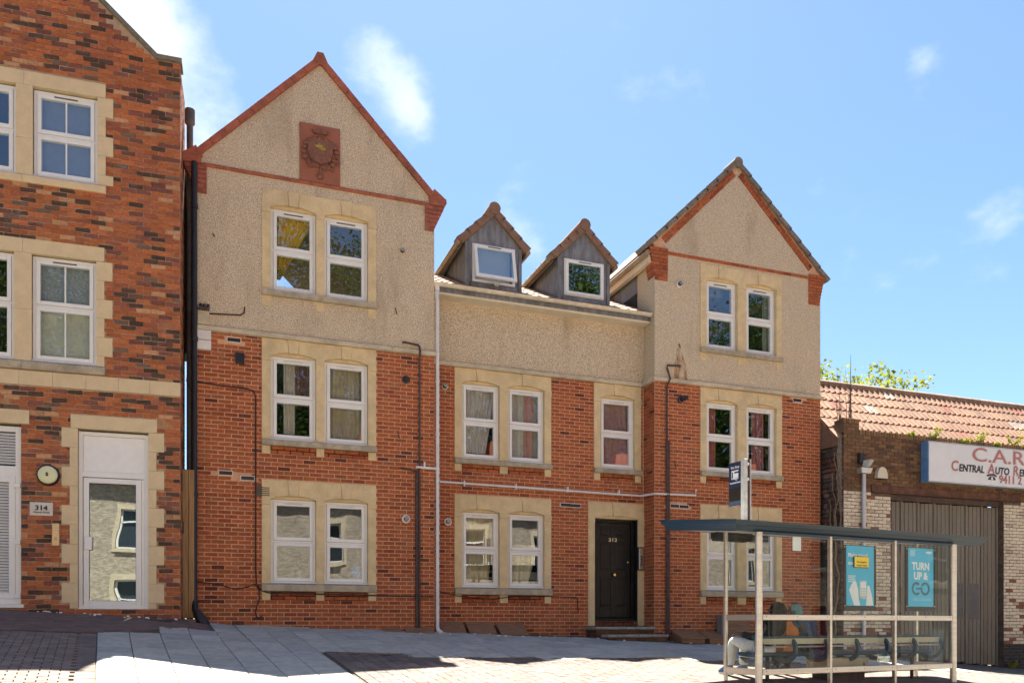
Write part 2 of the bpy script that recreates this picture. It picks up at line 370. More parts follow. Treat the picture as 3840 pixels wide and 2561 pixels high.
M["glass"] = mat_glass("window glass", 0.20, (0.93, 0.95, 0.94)); M["glass_s"] = mat_glass("shelter glass", 0.018, (0.95, 0.98, 0.965), 0.0015, 2.5)
M["glass_d"] = mat_glass("door glass", 0.24, (0.62, 0.70, 0.66), 0.004, 1.2)
M["dark"] = mat("dark interior", (0.045, 0.042, 0.038), 0.95, var=0.2, scale=2)
M["lead"] = mat("weathered lead", (0.185, 0.192, 0.20), 0.55, var=0.30, scale=5, dirt=0.45, dirt_c=(0.055, 0.05, 0.055), stretch=(2, 2, 0.5), metal=0.15, bump=0.1)
M["tile"] = mat("brown roof tile", None, 0.85, tint="obj", var=0.2, scale=8, dirt=0.4, dirt_c=(0.07, 0.05, 0.035), bump=0.25)
M["tile_a"] = mat("brown roof tiles", None, 0.85, tint="attr", var=0.2, scale=8, dirt=0.4, dirt_c=(0.07, 0.05, 0.035), bump=0.25)
M["gutter_old"] = mat("dirty old gutter", (0.30, 0.23, 0.16), 0.6, var=0.25, scale=7, dirt=0.7, dirt_c=(0.10, 0.07, 0.045), stretch=(1, 1, 1)); M["gutter"] = mat("cream plastic gutter", (0.60, 0.52, 0.40), 0.5, var=0.12, scale=6, dirt=0.5, dirt_c=(0.22, 0.16, 0.09), stretch=(1, 1, 1))
M["fascia"] = mat("cream fascia board", (0.66, 0.57, 0.42), 0.55, var=0.06, scale=4, dirt=0.15, dirt_c=(0.3, 0.22, 0.13))
M["pipe_w"] = mat("white plastic pipe", (0.72, 0.68, 0.63), 0.45, var=0.06, scale=6, dirt=0.25, dirt_c=(0.35, 0.28, 0.22))
M["pipe_b"] = mat("rusty brown iron pipe", (0.075, 0.042, 0.035), 0.7, var=0.35, scale=10, dirt=0.4, dirt_c=(0.03, 0.022, 0.02), bump=0.2)
M["black"] = mat("black plastic", (0.016, 0.016, 0.018), 0.45, var=0.2)
M["door"] = mat("worn black gloss paint", (0.008, 0.009, 0.008), 0.42, var=0.3, scale=6, dirt=0.35, dirt_c=(0.03, 0.03, 0.027), spec=0.3)
M["brass"] = mat("polished brass", (0.72, 0.52, 0.20), 0.25, metal=1.0, var=0.05)
M["steel"] = mat("brushed stainless steel", (0.60, 0.55, 0.48), 0.36, metal=0.85, var=0.10, scale=3, stretch=(0.3, 0.3, 6), dirt=0.12, dirt_c=(0.3, 0.25, 0.2))
M["alu"] = mat("grey aluminium", (0.50, 0.50, 0.49), 0.45, metal=0.6, var=0.08)
M["slab"] = mat("grey paving slab", None, 0.88, tint="obj", var=0.13, scale=7, dirt=0.25, dirt_c=(0.14, 0.135, 0.115), bump=0.2, fine=90)
M["slab_a"] = mat("grey paving", None, 0.88, tint="attr", var=0.13, scale=7, dirt=0.25, dirt_c=(0.14, 0.135, 0.115), bump=0.2, fine=90)
M["joint"] = mat("dark sandy joint", (0.10, 0.09, 0.07), 0.95, var=0.3, scale=14, bump=0.3)
M["asphalt"] = mat("asphalt", (0.13, 0.125, 0.118), 0.9, var=0.2, scale=20, bump=0.4, fine=140)
M["earth"] = mat("grassy earth", (0.16, 0.145, 0.08), 0.95, var=0.35, scale=1.2)
M["kerb"] = mat("granite kerb", (0.34, 0.33, 0.31), 0.85, var=0.15)
M["timber"] = mat("brown stained timber", (0.26, 0.128, 0.062), 0.7, var=0.22, scale=5, stretch=(1, 6, 6), bump=0.15)
M["fence"] = mat("golden brown fence board", (0.34, 0.20, 0.085), 0.75, var=0.2, scale=4, stretch=(8, 8, 0.6), bump=0.15)
M["soil"] = mat("dark gritty soil", (0.085, 0.07, 0.05), 0.98, var=0.5, scale=30, bump=0.5)
M["white_paint"] = mat("white paint", (0.80, 0.79, 0.76), 0.6, var=0.03)
M["ink"] = mat("black print", (0.02, 0.02, 0.022), 0.6)

# ------------------------------------------------------------------ ground: everything slopes down to the right and towards the road
RA = R(6.3); RU = Vector((math.cos(RA), math.sin(RA), 0)); RV = Vector((-RU.y, RU.x, 0))
G_BASE = [(-60, 1.6), (-8, .45), (-1.45, .22), (1.9, .0), (5.8, -.16), (12.1, -.41), (15, -.62), (19.3, -.97), (30, -1.7), (90, -4)]
G_CROSS = [(0, .14), (5.5, .135), (8.3, .101), (14, .085), (25, .07)]
def vw(U): return 15.354 - .1122 * (U - 1.723)
KERB = 8.6
def g_uv(U, V):
    D = max(0.0, vw(U) - V); s = lerp(G_CROSS, U); z = lerp(G_BASE, U) - s * min(D, KERB)
    z += 0.10 * max(0.0, min(1.0, (1.9 - U) / .8)) * max(0.0, min(1.0, (2.0 - D) / 1.2))
    if D > KERB: z -= 0.12 + 0.03 * min(D - KERB, 3.5) - 0.03 * max(0.0, min(D - KERB - 3.5, 3.5))
    if D > KERB + 7.0: z += 0.12
    return z
def g(X, Y): p = Vector((X, Y, 0)); return g_uv(p.dot(RU), p.dot(RV))
def uv_w(U, V, dz=0.0): p = RU * U + RV * V; return Vector((p.x, p.y, g_uv(U, V) + dz))
def sheet(name, us, vs, m, dz, kind="structure", fine=None):
    b = MB(); n = len(vs)
    b.add([uv_w(U, V, dz) for U in us for V in vs], [(i * n + j, (i + 1) * n + j, (i + 1) * n + j + 1, i * n + j + 1) for i in range(len(us) - 1) for j in range(n - 1)])
    return b.build(name, m, None, kind=kind, fix=False)
def frange(a, b, s): n = max(1, int(round((b - a) / s))); return [a + (b - a) * i / n for i in range(n + 1)]
USP = frange(-14, 34, 0.5)
pavement = empty("pavement", uv_w(4, 12), kind="structure")
def ribbon(name, d0, d1, m, dz, us=USP, parent=None, n=16, kind="structure"):
    """strip of ground between two distances from the building line"""
    b = MB(); k = n + 1
    b.add([uv_w(U, vw(U) - (d0 + (d1 - d0) * j / n), dz) for U in us for j in range(k)], [(i * k + j, i * k + j + 1, (i + 1) * k + j + 1, (i + 1) * k + j) for i in range(len(us) - 1) for j in range(n)])
    return b.build(name, m, parent, kind=kind, fix=False)
ribbon("bedding", -1.2, KERB, M["joint"], -0.020, parent=pavement, n=24, kind=None)
ribbon("road", KERB + 0.13, KERB + 7.0, M["asphalt"], 0.0)
far_us = frange(-60, 90, 3)
ribbon("footpath", KERB + 7.0, KERB + 10.5, M["kerb"], 0.0, far_us, n=4)
tb = MB(); XS = [-900, -300, -120] + frange(-60, 90, 5) + [140, 320, 900]; YS = [-900, -300, -120, -60] + frange(-40, 60, 4) + [90, 200, 420, 1200]
tb.add([(x, y, g(max(-55, min(85, x)), max(-30, min(40, y))) - (0.16 if y > -6 else 0.05)) for x in XS for y in YS],
       [(i * len(YS) + j, (i + 1) * len(YS) + j, (i + 1) * len(YS) + j + 1, i * len(YS) + j + 1) for i in range(len(XS) - 1) for j in range(len(YS) - 1)])
tb.build("ground", M["earth"], None, kind="structure", fix=False)
kb = MB()
for U in frange(-14, 34, 0.915)[:-1]:
    a, b = U + .006, U + .909; V0 = vw(U) - KERB
    q = [uv_w(a, V0, 0.0), uv_w(b, V0, 0.0)]
    kb.add([(q[0].x, q[0].y, q[0].z), (q[1].x, q[1].y, q[1].z), *[tuple(p - RV * .125) for p in (q[1], q[0])], *[tuple(p - Vector((0, 0, .3))) for p in (q[0], q[1])], *[tuple(p - RV * .13 - Vector((0, 0, .3))) for p in (q[1], q[0])]],
           [(3, 2, 1, 0), (7, 6, 2, 3), (0, 1, 5, 4)])
kb.build("kerb", M["kerb"], None, kind="structure")

def paver_mesh(w, d, m, h=0.05, ch=0.004, tilt=0.0, rr=random):
    b = MB(); z = [rr.uniform(-tilt, tilt) for _ in range(4)]
    top = [(-w / 2 + ch, -d / 2 + ch, z[0]), (w / 2 - ch, -d / 2 + ch, z[1]), (w / 2 - ch, d / 2 - ch, z[2]), (-w / 2 + ch, d / 2 - ch, z[3])]
    mid = [(-w / 2, -d / 2, z[0] - ch), (w / 2, -d / 2, z[1] - ch), (w / 2, d / 2, z[2] - ch), (-w / 2, d / 2, z[3] - ch)]
    b.add(top + mid + [(x, y, -h) for x, y, _ in mid], [(0, 1, 2, 3)] + [(4 + i, 4 + (i + 1) % 4, (i + 1) % 4, i) for i in range(4)] + [(8 + i, 8 + (i + 1) % 4, 4 + (i + 1) % 4, 4 + i) for i in range(4)])
    me = b.mesh("paver"); me.materials.append(m); return me, b
def ground_rot(U, V):
    e = 0.15; a = (uv_w(U + e, V) - uv_w(U - e, V)).normalized(); n = a.cross((uv_w(U, V + e) - uv_w(U, V - e))).normalized(); b = n.cross(a)
    return Matrix((a, b, n)).transposed()
def lay(name, items, w, d, m_o, m_a, limit, stuff, gap=0.008, tilt=0.001, seed=3):
    """items: (U, V, turned, colour); nearest that show become objects"""
    rr = random.Random(seed); ms = [paver_mesh(w - gap, d - gap, m_o, tilt=tilt, rr=rr) for _ in range(4)]
    rank = []
    for i, it in enumerate(items):
        s = screen(uv_w(it[0], it[1]))
        if s and -0.01 < s[0] < 1.01 and s[1] < 1.0 and s[1] > 0.5: rank.append((s[2], i))
    rank.sort(); pick = {i for _, i in rank[:limit]}; st = MB()
    for i, (U, V, turn, c) in enumerate(items):
        rot = ground_rot(U, V)
        if turn: rot = rot @ Matrix.Rotation(R(90), 3, "Z")
        p = uv_w(U, V, rr.uniform(-0.0015, 0.0015)); k = rr.randrange(4)
        if i in pick: link(name, ms[k][0], p, pavement, rot=rot, colr=c)
        else:
            st.cur = c; b = ms[k][1]; st.add([p + rot @ Vector(v) for v in b.v], b.f)
    if st.v: st.build(stuff, m_a, pavement, tint=True, fix=False, kind="stuff")
SL = 0.43
def paver_b_edge(U): return 12.55 - 0.19 * (U - 2.97)
rr = random.Random(5); slabs = []
for i in range(-1, 36):
    U = -0.08 + SL * (i + 0.5)
    for j in range(0, 20):
        V = 15.62 - .1122 * (U - 1.7) - SL * (j + 0.5) if False else 15.5 - SL * (j + 0.5)
        if V > vw(U) + 0.1 or V < 5.9 or U < -0.08: continue
        if U < 1.6 and V > 13.66 + 0.42 * max(0, U + .1): continue
        if U > 2.97 and V < paver_b_edge(U) - 0.02: continue
        k = rr.uniform(0.88, 1.10); c = (0.43 * k, 0.42 * k, 0.35 * k)
        if rr.random() < 0.22: c = (0.39 * k, 0.385 * k, 0.35 * k)
        slabs.append((U, V, False, c))
lay("paving_slab", slabs, SL, SL, M["slab"], M["slab_a"], 290, "far_slabs", 0.010, 0.0015)
pav = []
def pcol(base): k = rr.uniform(0.78, 1.18); return tuple(x * k for x in base)
# red brown block paving left of the slabs and along the brick building
PW, PD = 0.205, 0.103
for i in range(-24, 1):
    for j in range(0, 44):
        U = -0.42 - PD * (i * -1 + 0.5) + 0.10 if False else -0.34 + PD * 0 - 0.205 * (-i) - 0.1
        V = 13.56 - PD * (j + .5)
        if V < 8.9: continue
        pav.append((U + (PW / 2 if j % 2 else 0) * (1 if True else 0), V, False, pcol((0.20, 0.155, 0.125))))
for i in range(0, 34):
    for j in range(0, 12):
        U = 1.52 - PD * 1.9 * (i + .5) * 0.5 - (PD / 2 if False else 0); V = 13.68 + PW * (j + 0.5) * 0.5
        if i % 2: V += PW / 4
        lo = 13.66 + 0.42 * max(0, U + .1)
        if V < lo or V > 14.98 - 0.07 * U: continue
        pav.append((U, V, False, pcol((0.155, 0.10, 0.082))))
lay("paver", pav, PW * 0.985, PD, M["slab"], M["slab_a"], 150, "left_pavers", 0.009, 0.002, 8)
pav = []
for j in range(0, 30): pav.append((-0.19, 13.5 - 0.205 * j, False, pcol((0.17, 0.135, 0.11))))
lay("edging_paver", pav, 0.21, 0.2, M["slab"], M["slab_a"], 60, "edging_pavers", 0.004, 0.001, 8)
pav = []
for i in range(0, 120):
    U = 3.0 + 0.16 * (i + 0.5)
    for j in range(0, 40):
        V = 12.75 - 0.24 * j + (0.12 if i % 2 else 0) - 0.12
        if V > paver_b_edge(U) - 0.12 or V < vw(U) - KERB + 0.15: continue
        band = abs(U - 0.55 * (V - 9.5) * -1 - 5.2) < 0.16
        base = (0.24, 0.155, 0.125) if band else (0.165, 0.132, 0.108)
        if V > vw(U) - 3.6: base = (0.13, 0.10, 0.084)
        pav.append((U, V, True, pcol(base)))
lay("paver", pav, 0.24, 0.16, M["slab"], M["slab_a"], 150, "brown_pavers", 0.008, 0.002, 9)
hp = []
for i in range(0, 80): U = 3.0 + 0.22 * (i + .5); hp.append((U, paver_b_edge(U) - 0.055, False, pcol((0.13, 0.10, 0.085))))
lay("edging_paver", hp, 0.22, 0.105, M["slab"], M["slab_a"], 80, "far_edging", 0.006, 0.001, 4)
# ================================================================== number 312: two gabled blocks and a recessed middle
YF, YM = 15.45, 15.91
house = empty("apartment_building", (6.4, 15.7, -0.3), label="pebbledash and red brick terrace building with two gables, two dormers and a black door", cat="building")
def brick_col(x, z):
    k = random.uniform(0.80, 1.14); h = random.random(); c = (0.37, 0.108, 0.042)
    if h < 0.12: c = (0.30, 0.078, 0.036)
    elif h < 0.24: c = (0.33, 0.115, 0.052)
    elif h < 0.27: c = (0.14, 0.045, 0.03)
    return (c[0] * k, c[1] * k, c[2] * k)
ZT = 5.125
def zlev(level): return {0: (.59, .73, 2.25, 2.585, .43), 1: (3.205, 3.32, 4.83, 5.122, 3.06), 2: (5.885, 6.0, 7.49, 7.80, 5.71)}[level]
def win_hole(x0, x1, level): zs = zlev(level); return (x0, x1, zs[4], zs[3])
G_L = (0.855, 2.905); G_M = (4.565, 6.65); G_R = (9.955, 12.085); G_S = (7.635, 8.76)
DOOR_X = (7.50, 8.835)
# -- walls behind the facing bricks, and the pebbledash
mb = MB(); panel(mb, -.26, 4.03, -1.2, ZT, [win_hole(*G_L, 0), win_hole(*G_L, 1)], YF + .0055, .26)
panel(mb, 8.836, 13.16, -1.6, ZT + .02, [win_hole(*G_R, 0), win_hole(*G_R, 1)], YF + .0055, .26)
panel(mb, 4.03, 8.836, -1.2, ZT, [win_hole(*G_M, 0), win_hole(*G_M, 1), win_hole(*G_S, 1), (DOOR_X[0], 8.84, -.12, 2.585)], YM + .0055, .26)
mb.box(8.845, 8.9, YF + .02, YM + .3, -1.6, ZT); mb.box(3.98, 4.02, YF + .02, YM + .3, -1.6, ZT)
mb.build("mortar_wall", M["mortar"], house)
rb = MB(); zl = 8.0
panel(rb, -.26, 4.03, ZT, zl, [(G_L[0], G_L[1], 5.89, 7.80)], YF + .004, .26); rb.poly([(-.26, YF + .004, zl), (4.03, YF + .004, zl), (4.03, YF + .004, 8.09), (1.875, YF + .004, 10.27), (-.26, YF + .004, 8.11)])
panel(rb, 8.836, 13.16, ZT + .02, zl, [(G_R[0], G_R[1], 5.89, 7.80)], YF + .004, .26); rb.poly([(8.836, YF + .004, zl), (13.16, YF + .004, zl), (10.89, YF + .004, 10.1)])
panel(rb, 4.03, 8.836, 5.23, 6.46, [], YM + .004, .2)
rb.box(8.838, 8.9, YF + .006, YM + .3, ZT, 7.85); rb.box(3.97, 4.028, YF + .006, YM + 3, ZT, 7.9)
rb.build("rendered_wall", M["render"], house)
hb = MB()   # shell of the rooms behind
for a, b in ((-.26, 4.03), (8.84, 13.16)): hb.box(a + .01, a + .2, YF + .3, 25, -1.2, 7.9); hb.box(b - .2, b - .01, YF + .3, 25, -1.2, 7.9)
hb.box(-.25, 13.15, 20.2, 20.4, -1.2, 7.6)
for z in (2.75, 5.35): hb.box(-.1, 13.0, YM + .32, 20.2, z, z + .2)

hb.build("interior_shell", M["dark"], house)
# -- facing bricks
cells = []
fr = WORLD
cL = brick_cells(-.26, 4.03, -.55, ZT, [win_hole(*G_L, 0), win_hole(*G_L, 1)], zoff=.065)
cR = brick_cells(8.838, 13.16, -.95, ZT + .02, [win_hole(*G_R, 0), win_hole(*G_R, 1)], zoff=.065, xoff=.06)
cM = brick_cells(4.03, 8.81, -.7, ZT, [win_hole(*G_M, 0), win_hole(*G_M, 1), win_hole(*G_S, 1), (DOOR_X[0], 9, -.05, 2.585)], zoff=.065, xoff=.1)
# window foot stones interrupt only their own width, so bricks run between them
def between(gx, level, dbl=True):
    zs = zlev(level); j = .15; out = []
    xs = [gx[0] + j, gx[0] + j + .80, gx[1] - j - .80, gx[1] - j] if dbl else [gx[0] + j, gx[1] - j]
    for a, b in zip(xs[::2], xs[1::2]): out += brick_cells(a, b, zs[4], zs[0], [], zoff=.065, xoff=.1 if gx in (G_M, G_S) else 0)
    return out
for lv in (0, 1): cL += between(G_L, lv); cM += between(G_M, lv); cR += between(G_R, lv)
cM += between(G_S, 1, False)
VENT = []  # airbrick openings replace bricks
def drop(cells, x0, x1, z0, z1): return [c for c in cells if not (x0 < (c[0] + c[1]) / 2 < x1 and z0 < (c[2] + c[3]) / 2 < z1)]
AIR_L = [(.27, .49, 4.99), (.13, .35, 2.63), (.50, .72, 2.56)]; AIR_M = [(6.87, 7.09, 2.46), (7.10, 7.32, 2.455)]; AIR_R = [(9.22, 9.42, 2.49), (9.44, 9.66, 2.485), (12.40, 12.62, 5.04)]
for x0, x1, z in AIR_L: cL = drop(cL, x0 - .06, x1 + .06, z - .02, z + .09)
for x0, x1, z in AIR_M: cM = drop(cM, x0 - .06, x1 + .06, z - .02, z + .09)
for x0, x1, z in AIR_R: cR = drop(cR, x0 - .06, x1 + .06, z - .02, z + .09)
lay_bricks(house, cL, YF, fr, brick_col, M["brick_o"], M["brick_a"], 240)
lay_bricks(house, cM, YM, fr, brick_col, M["brick_o"], M["brick_a"], 40)
lay_bricks(house, cR, YF, fr, brick_col, M["brick_o"], M["brick_a"], 20)
side = MB(); rr = random.Random(2)      # left return of the right block
for c in brick_cells(YF, YM + .02, -.95, ZT, [], zoff=.065, xoff=.03):
    side.cur = brick_col(0, 0); k = len(side.v); side.bbox(c[0], c[1], 0, .03, c[2], c[3]); side.v[k:] = [(8.838 + y - .008, YF + YM - x if False else x, z) for x, y, z in side.v[k:]]
side.build("brickwork", M["brick_a"], house, tint=True, fix=True, kind="stuff")
for lst, y in ((AIR_L, YF), (AIR_M, YM), (AIR_R, YF)):
    for x0, x1, z in lst:
        b = MB(); b.box(x0 - .012, x1 + .012, y - .004, y + .02, z - .012, z + .077); o = b.build("airbrick", M["pipe_w"], house)
        b = MB().box(x0, x1, y - .009, y - .003, z, z + .065); b.build("grille", M["black"], o)
b = MB(); b.box(.74, 1.0, YF - .01, YF + .01, 2.28, 2.47)
for k in range(5): b.box(.755, .985, YF - .016, YF - .01, 2.295 + k * .034, 2.312 + k * .034)
b.build("louvre_vent", mat("brown metal louvre", (0.10, 0.075, 0.05), .7), house)
# -- stone string courses in lengths
def course(x0, x1, y, z0, z1, n, proj=.06):
    for i in range(n):
        a, b = x0 + (x1 - x0) * i / n, x0 + (x1 - x0) * (i + 1) / n
        o = MB().prism_x([(y - proj, z0), (y + .05, z0), (y + .05, z1 + .01), (y - proj * .55, z1), (y - proj, z1 - .018)], a + .0015, b - .0015).build("course_stone", M["course"], house)
course(-.32, 4.085, YF, 5.128, 5.222, 5); course(8.79, 13.21, YF, 5.145, 5.24, 5); course(4.035, 8.77, YM, 5.128, 5.222, 5)
MB().box(8.775, 8.836, YF + .003, YM - .06, 5.14, 5.236).build("course_stone", M["course"], house)
# -- stone window surrounds
def surround(gx, level, y, dbl=True, door=False):
    z0, z1, zt, ztop, zf = zlev(level); x0, x1 = gx; j = .15; ys, yb = y - .012, y + .20
    if door: z1 = -.04
    wins = [(x0 + j, x0 + j + .80), (x1 - j - .80, x1 - j)] if dbl else [(x0 + j, x1 - j)]
    imp = zt - .10                       # impost line
    cols = [(x0, wins[0][0])] + ([(wins[0][1], wins[1][0])] if dbl else []) + [(wins[-1][1], x1)]
    for a, b in cols:
        stone(house, rect(a, b, z1, imp - .002), ys, yb, "jamb_stone")
        MB().prism(rect(a - (.006 if a == x0 else 0), b + (.006 if b == x1 else 0), imp, zt - .002), ys - .012, yb).build("impost_stone", M["stone"], house)
        if not door: stone(house, rect(a + .004, b - .004, zf, z0 - .002), y - .006, yb, "foot_stone")
    def arch(w):                          # shallow segmental head, left to right
        return [(w[0] + (w[1] - w[0]) * t, zt + .07 * (1 - (2 * t - 1) ** 2)) for t in [i / 10 for i in range(11)]]
    cuts = [x0]
    for w in wins: cuts += [(w[0] + w[1]) / 2 - .085, (w[0] + w[1]) / 2 + .085]
    cuts.append(x1)
    def under(a, b):
        pts = [(a, None), (b, None)]; out = []
        def h(x):
            for w in wins:
                if w[0] <= x <= w[1]: t = (x - w[0]) / (w[1] - w[0]); return zt + .07 * (1 - (2 * t - 1) ** 2)
            return zt
        xs = sorted({a, b, *[x for w in wins for x, _ in arch(w) if a < x < b]}); return [(x, h(x)) for x in xs]
    for i in range(len(cuts) - 1):
        a, b = cuts[i], cuts[i + 1]
        if i % 2 == 1:                    # keystone, wider at the top
            c = (a + b) / 2; zb = under(c - .001, c + .001)[0][1] - .012
            stone(house, [(c - .078, zb), (c + .078, zb), (c + .104, ztop + .002), (c - .104, ztop + .002)], ys - .014, yb, "keystone")
        else:
            bot = under(a, b); tl = .02 if i > 0 else 0; tr = .02 if i < len(cuts) - 2 else 0
            stone(house, bot + [(b - tr, ztop), (a + tl, ztop)], ys, yb, "lintel_stone")
    if not door:
        n = 2 if dbl else 1
        for i in range(n):
            a, b = x0 - .005 + (x1 - x0 + .01) * i / n, x0 - .005 + (x1 - x0 + .01) * (i + 1) / n
            MB().prism_x([(y - .075, z0 + .012), (y - .065, z0), (yb, z0), (yb, z1 - .004), (y - .03, z1 - .004), (y - .075, z1 - .022)], a + .001, b - .001).build("sill_stone", M["sill"], house)
    return wins
def window(root, x0, x1, z0, z1, y, split=0.5, name="window", bars=False, vent=True, one=False, frame=WORLD, sill=True, mid=True):
    """plastic casement: outer frame > two sashes, two panes, vent"""
    f = .042; b = MB(); d0, d1 = y, y + .07
    b.box(x0, x0 + f, d0, d1, z0, z1); b.box(x1 - f, x1, d0, d1, z0, z1); b.box(x0 + f, x1 - f, d0, d1, z1 - f, z1); b.box(x0 + f, x1 - f, d0, d1, z0, z0 + f * .8)
    zm = z0 + (z1 - z0) * split
    if not one: b.box(x0 + f, x1 - f, d0 + .006, d1, zm - .016, zm + .016)
    if sill: b.prism_x([(y - .035, z0 - .004), (y, z0 - .004), (y, z0 + .036), (y - .012, z0 + .034), (y - .035, z0 + .014)], x0 - .004, x1 + .004)
    w = b.build(name, M["upvc"], root, frame)
    parts = [(z0 + f * .8, zm - .016), (zm + .016, z1 - f)] if not one else [(z0 + f * .8, z1 - f)]
    for k, (a, c) in enumerate(parts):
        s = .06; xa, xb = x0 + f + .004, x1 - f - .004; a += .004; c -= .004; st = .02 if (k == len(parts) - 1 and vent) else 0
        b = MB(); b.bbox(xa, xa + s, d0 - .012, d1 - .01, a, c); b.bbox(xb - s, xb, d0 - .012, d1 - .01, a, c); b.bbox(xa + s, xb - s, d0 - .012, d1 - .01, c - s, c); b.bbox(xa + s, xb - s, d0 - .012, d1 - .01, a, a + s)
        if bars: b.box((xa + xb) / 2 - .011, (xa + xb) / 2 + .011, d0 + .006, d0 + .03, a + s, c - s)
        b.build("sash", M["upvc"], w, frame)
        MB().poly([(xa + s - .004, d0 + .018, a + s - .004), (xb - s + .004, d0 + .018, a + s - .004), (xb - s + .004, d0 + .018, c - s + .004), (xa + s - .004, d0 + .018, c - s + .004)]).build("pane", M["glass"], w, frame)
    sb = MB()
    for a, c in parts:
        sb.box(x0 + f, x1 - f, d0 + .012, d0 + .05, a - .006, a + .008); sb.box(x0 + f, x1 - f, d0 + .012, d0 + .05, c - .008, c + .006)
        sb.box(x0 + f - .003, x0 + f + .006, d0 + .012, d0 + .05, a, c); sb.box(x1 - f - .006, x1 - f + .003, d0 + .012, d0 + .05, a, c)
    sb.build("seal", M["seal"], w, frame)
    if vent: MB().bbox((x0 + x1) / 2 - .17, (x0 + x1) / 2 + .17, d0 - .022, d0 - .012, z1 - f - .035, z1 - f - .015).build("trickle_vent", M["vent_dark"] if vent == 2 else M["vent_white"], w, frame)
    return w
M["vent_dark"] = mat("dark trickle vent", (0.10, 0.085, 0.075), .5); M["vent_white"] = mat("ivory trickle vent", (0.66, 0.62, 0.54), .4)
WIN = {}
for key, gx, lv, y, dbl in (("L0", G_L, 0, YF, 1), ("L1", G_L, 1, YF, 1), ("L2", G_L, 2, YF, 1), ("M0", G_M, 0, YM, 1), ("M1", G_M, 1, YM, 1), ("S1", G_S, 1, YM, 0), ("R0", G_R, 0, YF, 1), ("R1", G_R, 1, YF, 1), ("R2", G_R, 2, YF, 1)):
    ws = surround(gx, lv, y, bool(dbl)); zs = zlev(lv)
    for i, w in enumerate(ws):
        WIN[key + "ab"[i]] = (w[0], w[1], zs[1], zs[2], y)
        window(house, w[0] + .004, w[1] - .004, zs[1] + .012, zs[2] - .002, y + .075, vent=2 if lv == 2 else 1)
        MB().box(w[0] + .004, w[1] - .004, y + .055, y + .2, zs[2] + .004, zs[2] + .09).build("window_head", M["stone"], house)
# -- front door with its stone frame
surround(DOOR_X, 0, YM, dbl=False, door=True); MB().box(DOOR_X[0] + .15, DOOR_X[1] - .15, YM + .03, YM + .2, 2.254, 2.335).build("door_head", M["stone"], house)
dx0, dx1, dz0, dz1 = 7.665, 8.68, .07, 2.262; yd = YM + .16
b = MB(); f = .075; b.box(dx0, dx0 + f, yd, yd + .1, dz0, dz1); b.box(dx1 - f, dx1, yd, yd + .1, dz0, dz1); b.box(dx0 + f, dx1 - f, yd, yd + .1, dz1 - .07, dz1); b.prism_x([(yd - .05, dz0), (yd, dz0), (yd, dz0 + .07), (yd - .02, dz0 + .07), (yd - .05, dz0 + .04)], dx0, dx1)
b.box(dx1 - .012, dx1 + .012, YM + .02, yd, dz0, dz1)
df = b.build("door_frame", M["door"], house)
lx0, lx1, lz0, lz1 = dx0 + f + .004, dx1 - f - .004, dz0 + .075, dz1 - .075
b = MB(); yl = yd + .035; b.box(lx0, lx1, yl + .014, yl + .05, lz0, lz1)
xm = (lx0 + lx1) / 2; st = .105; ms = .045; rails = [(lz0, lz0 + .22), (lz0 + .86, lz0 + 1.0), (lz0 + 1.62, lz0 + 1.735), (lz1 - .10, lz1)]
for a, c in ((lx0, lx0 + st), (lx1 - st, lx1), (xm - ms, xm + ms)): b.bbox(a, c, yl, yl + .016, lz0, lz1, .005)
for a, c in rails: b.bbox(lx0 + st, xm - ms, yl + .001, yl + .016, a, c, .005); b.bbox(xm + ms, lx1 - st, yl + .001, yl + .016, a, c, .005)
door = b.build("door", M["door"], house)
for a, c in zip(rails, rails[1:]):
    for p, q in ((lx0 + st, xm - ms), (xm + ms, lx1 - st)): MB().bbox(p + .03, q - .03, yl + .002, yl + .016, a[1] + .03, c[0] - .03, .02).build("door_panel", M["door"], door)
b = MB().lathe_y([(.012, yl), (.012, yl - .03), (.034, yl - .04), (.042, yl - .06), (.034, yl - .078), (.01, yl - .085)], xm + .02, lz0 + .92, 14); b.build("door_knob", M["brass"], door, smooth=True)
MB().lathe_y([(.024, yl), (.024, yl - .01), (.012, yl - .014)], lx1 - .05, lz0 + 1.2, 12).build("lock", M["brass"], door)
text_mb("312", .105, xm + .005, lz0 + 1.64, yl - .004, "CENTER", .002, sx=1.35).build("numerals", mat("cream brass numerals", (0.80, 0.66, 0.40), .4), door)
# -- steps
g_step = g(8.2, 15.5)
steps = []
def step(x0, x1, y0, y1, zt, zb):
    b = MB(); n = max(2, int((x1 - x0) / .62))
    for i in range(n):
        a, c = x0 + (x1 - x0) * i / n, x0 + (x1 - x0) * (i + 1) / n; MB().bbox(a + .003, c - .003, y0 - .02, y1, zt - .055, zt, .012).build("step_slab", M["step"], house)
    b.box(x0 + .03, x1 - .03, y0 + .012, y1, zb, zt - .056); b.build("step_core", M["mortar_g"], house)
    s2 = MB()
    for c in brick_cells(x0 + .03, x1 - .03, zb, zt - .06, [], zoff=zt - .06 - .075 * 6): s2.cur = jit((0.13, 0.052, 0.03), .35); s2.bbox(c[0], c[1], y0, y0 + .03, c[2], c[3])
    k = len(s2.v)
    for c in brick_cells(y0, y1, zb, zt - .06, [], zoff=zt - .06 - .075 * 6): s2.cur = jit((0.10, 0.042, 0.026), .35); j = len(s2.v); s2.bbox(c[0], c[1], 0, .03, c[2], c[3]); s2.v[j:] = [(x0 + .018 + y_, x_, z_) for x_, y_, z_ in s2.v[j:]]
    s2.build("step_bricks", M["brick_a"], house, tint=True, kind="stuff")
M["step"] = mat("worn concrete step", (0.33, 0.30, 0.25), .9, var=.2, scale=9, dirt=.5, dirt_c=(0.08, 0.07, 0.05), bump=.3)
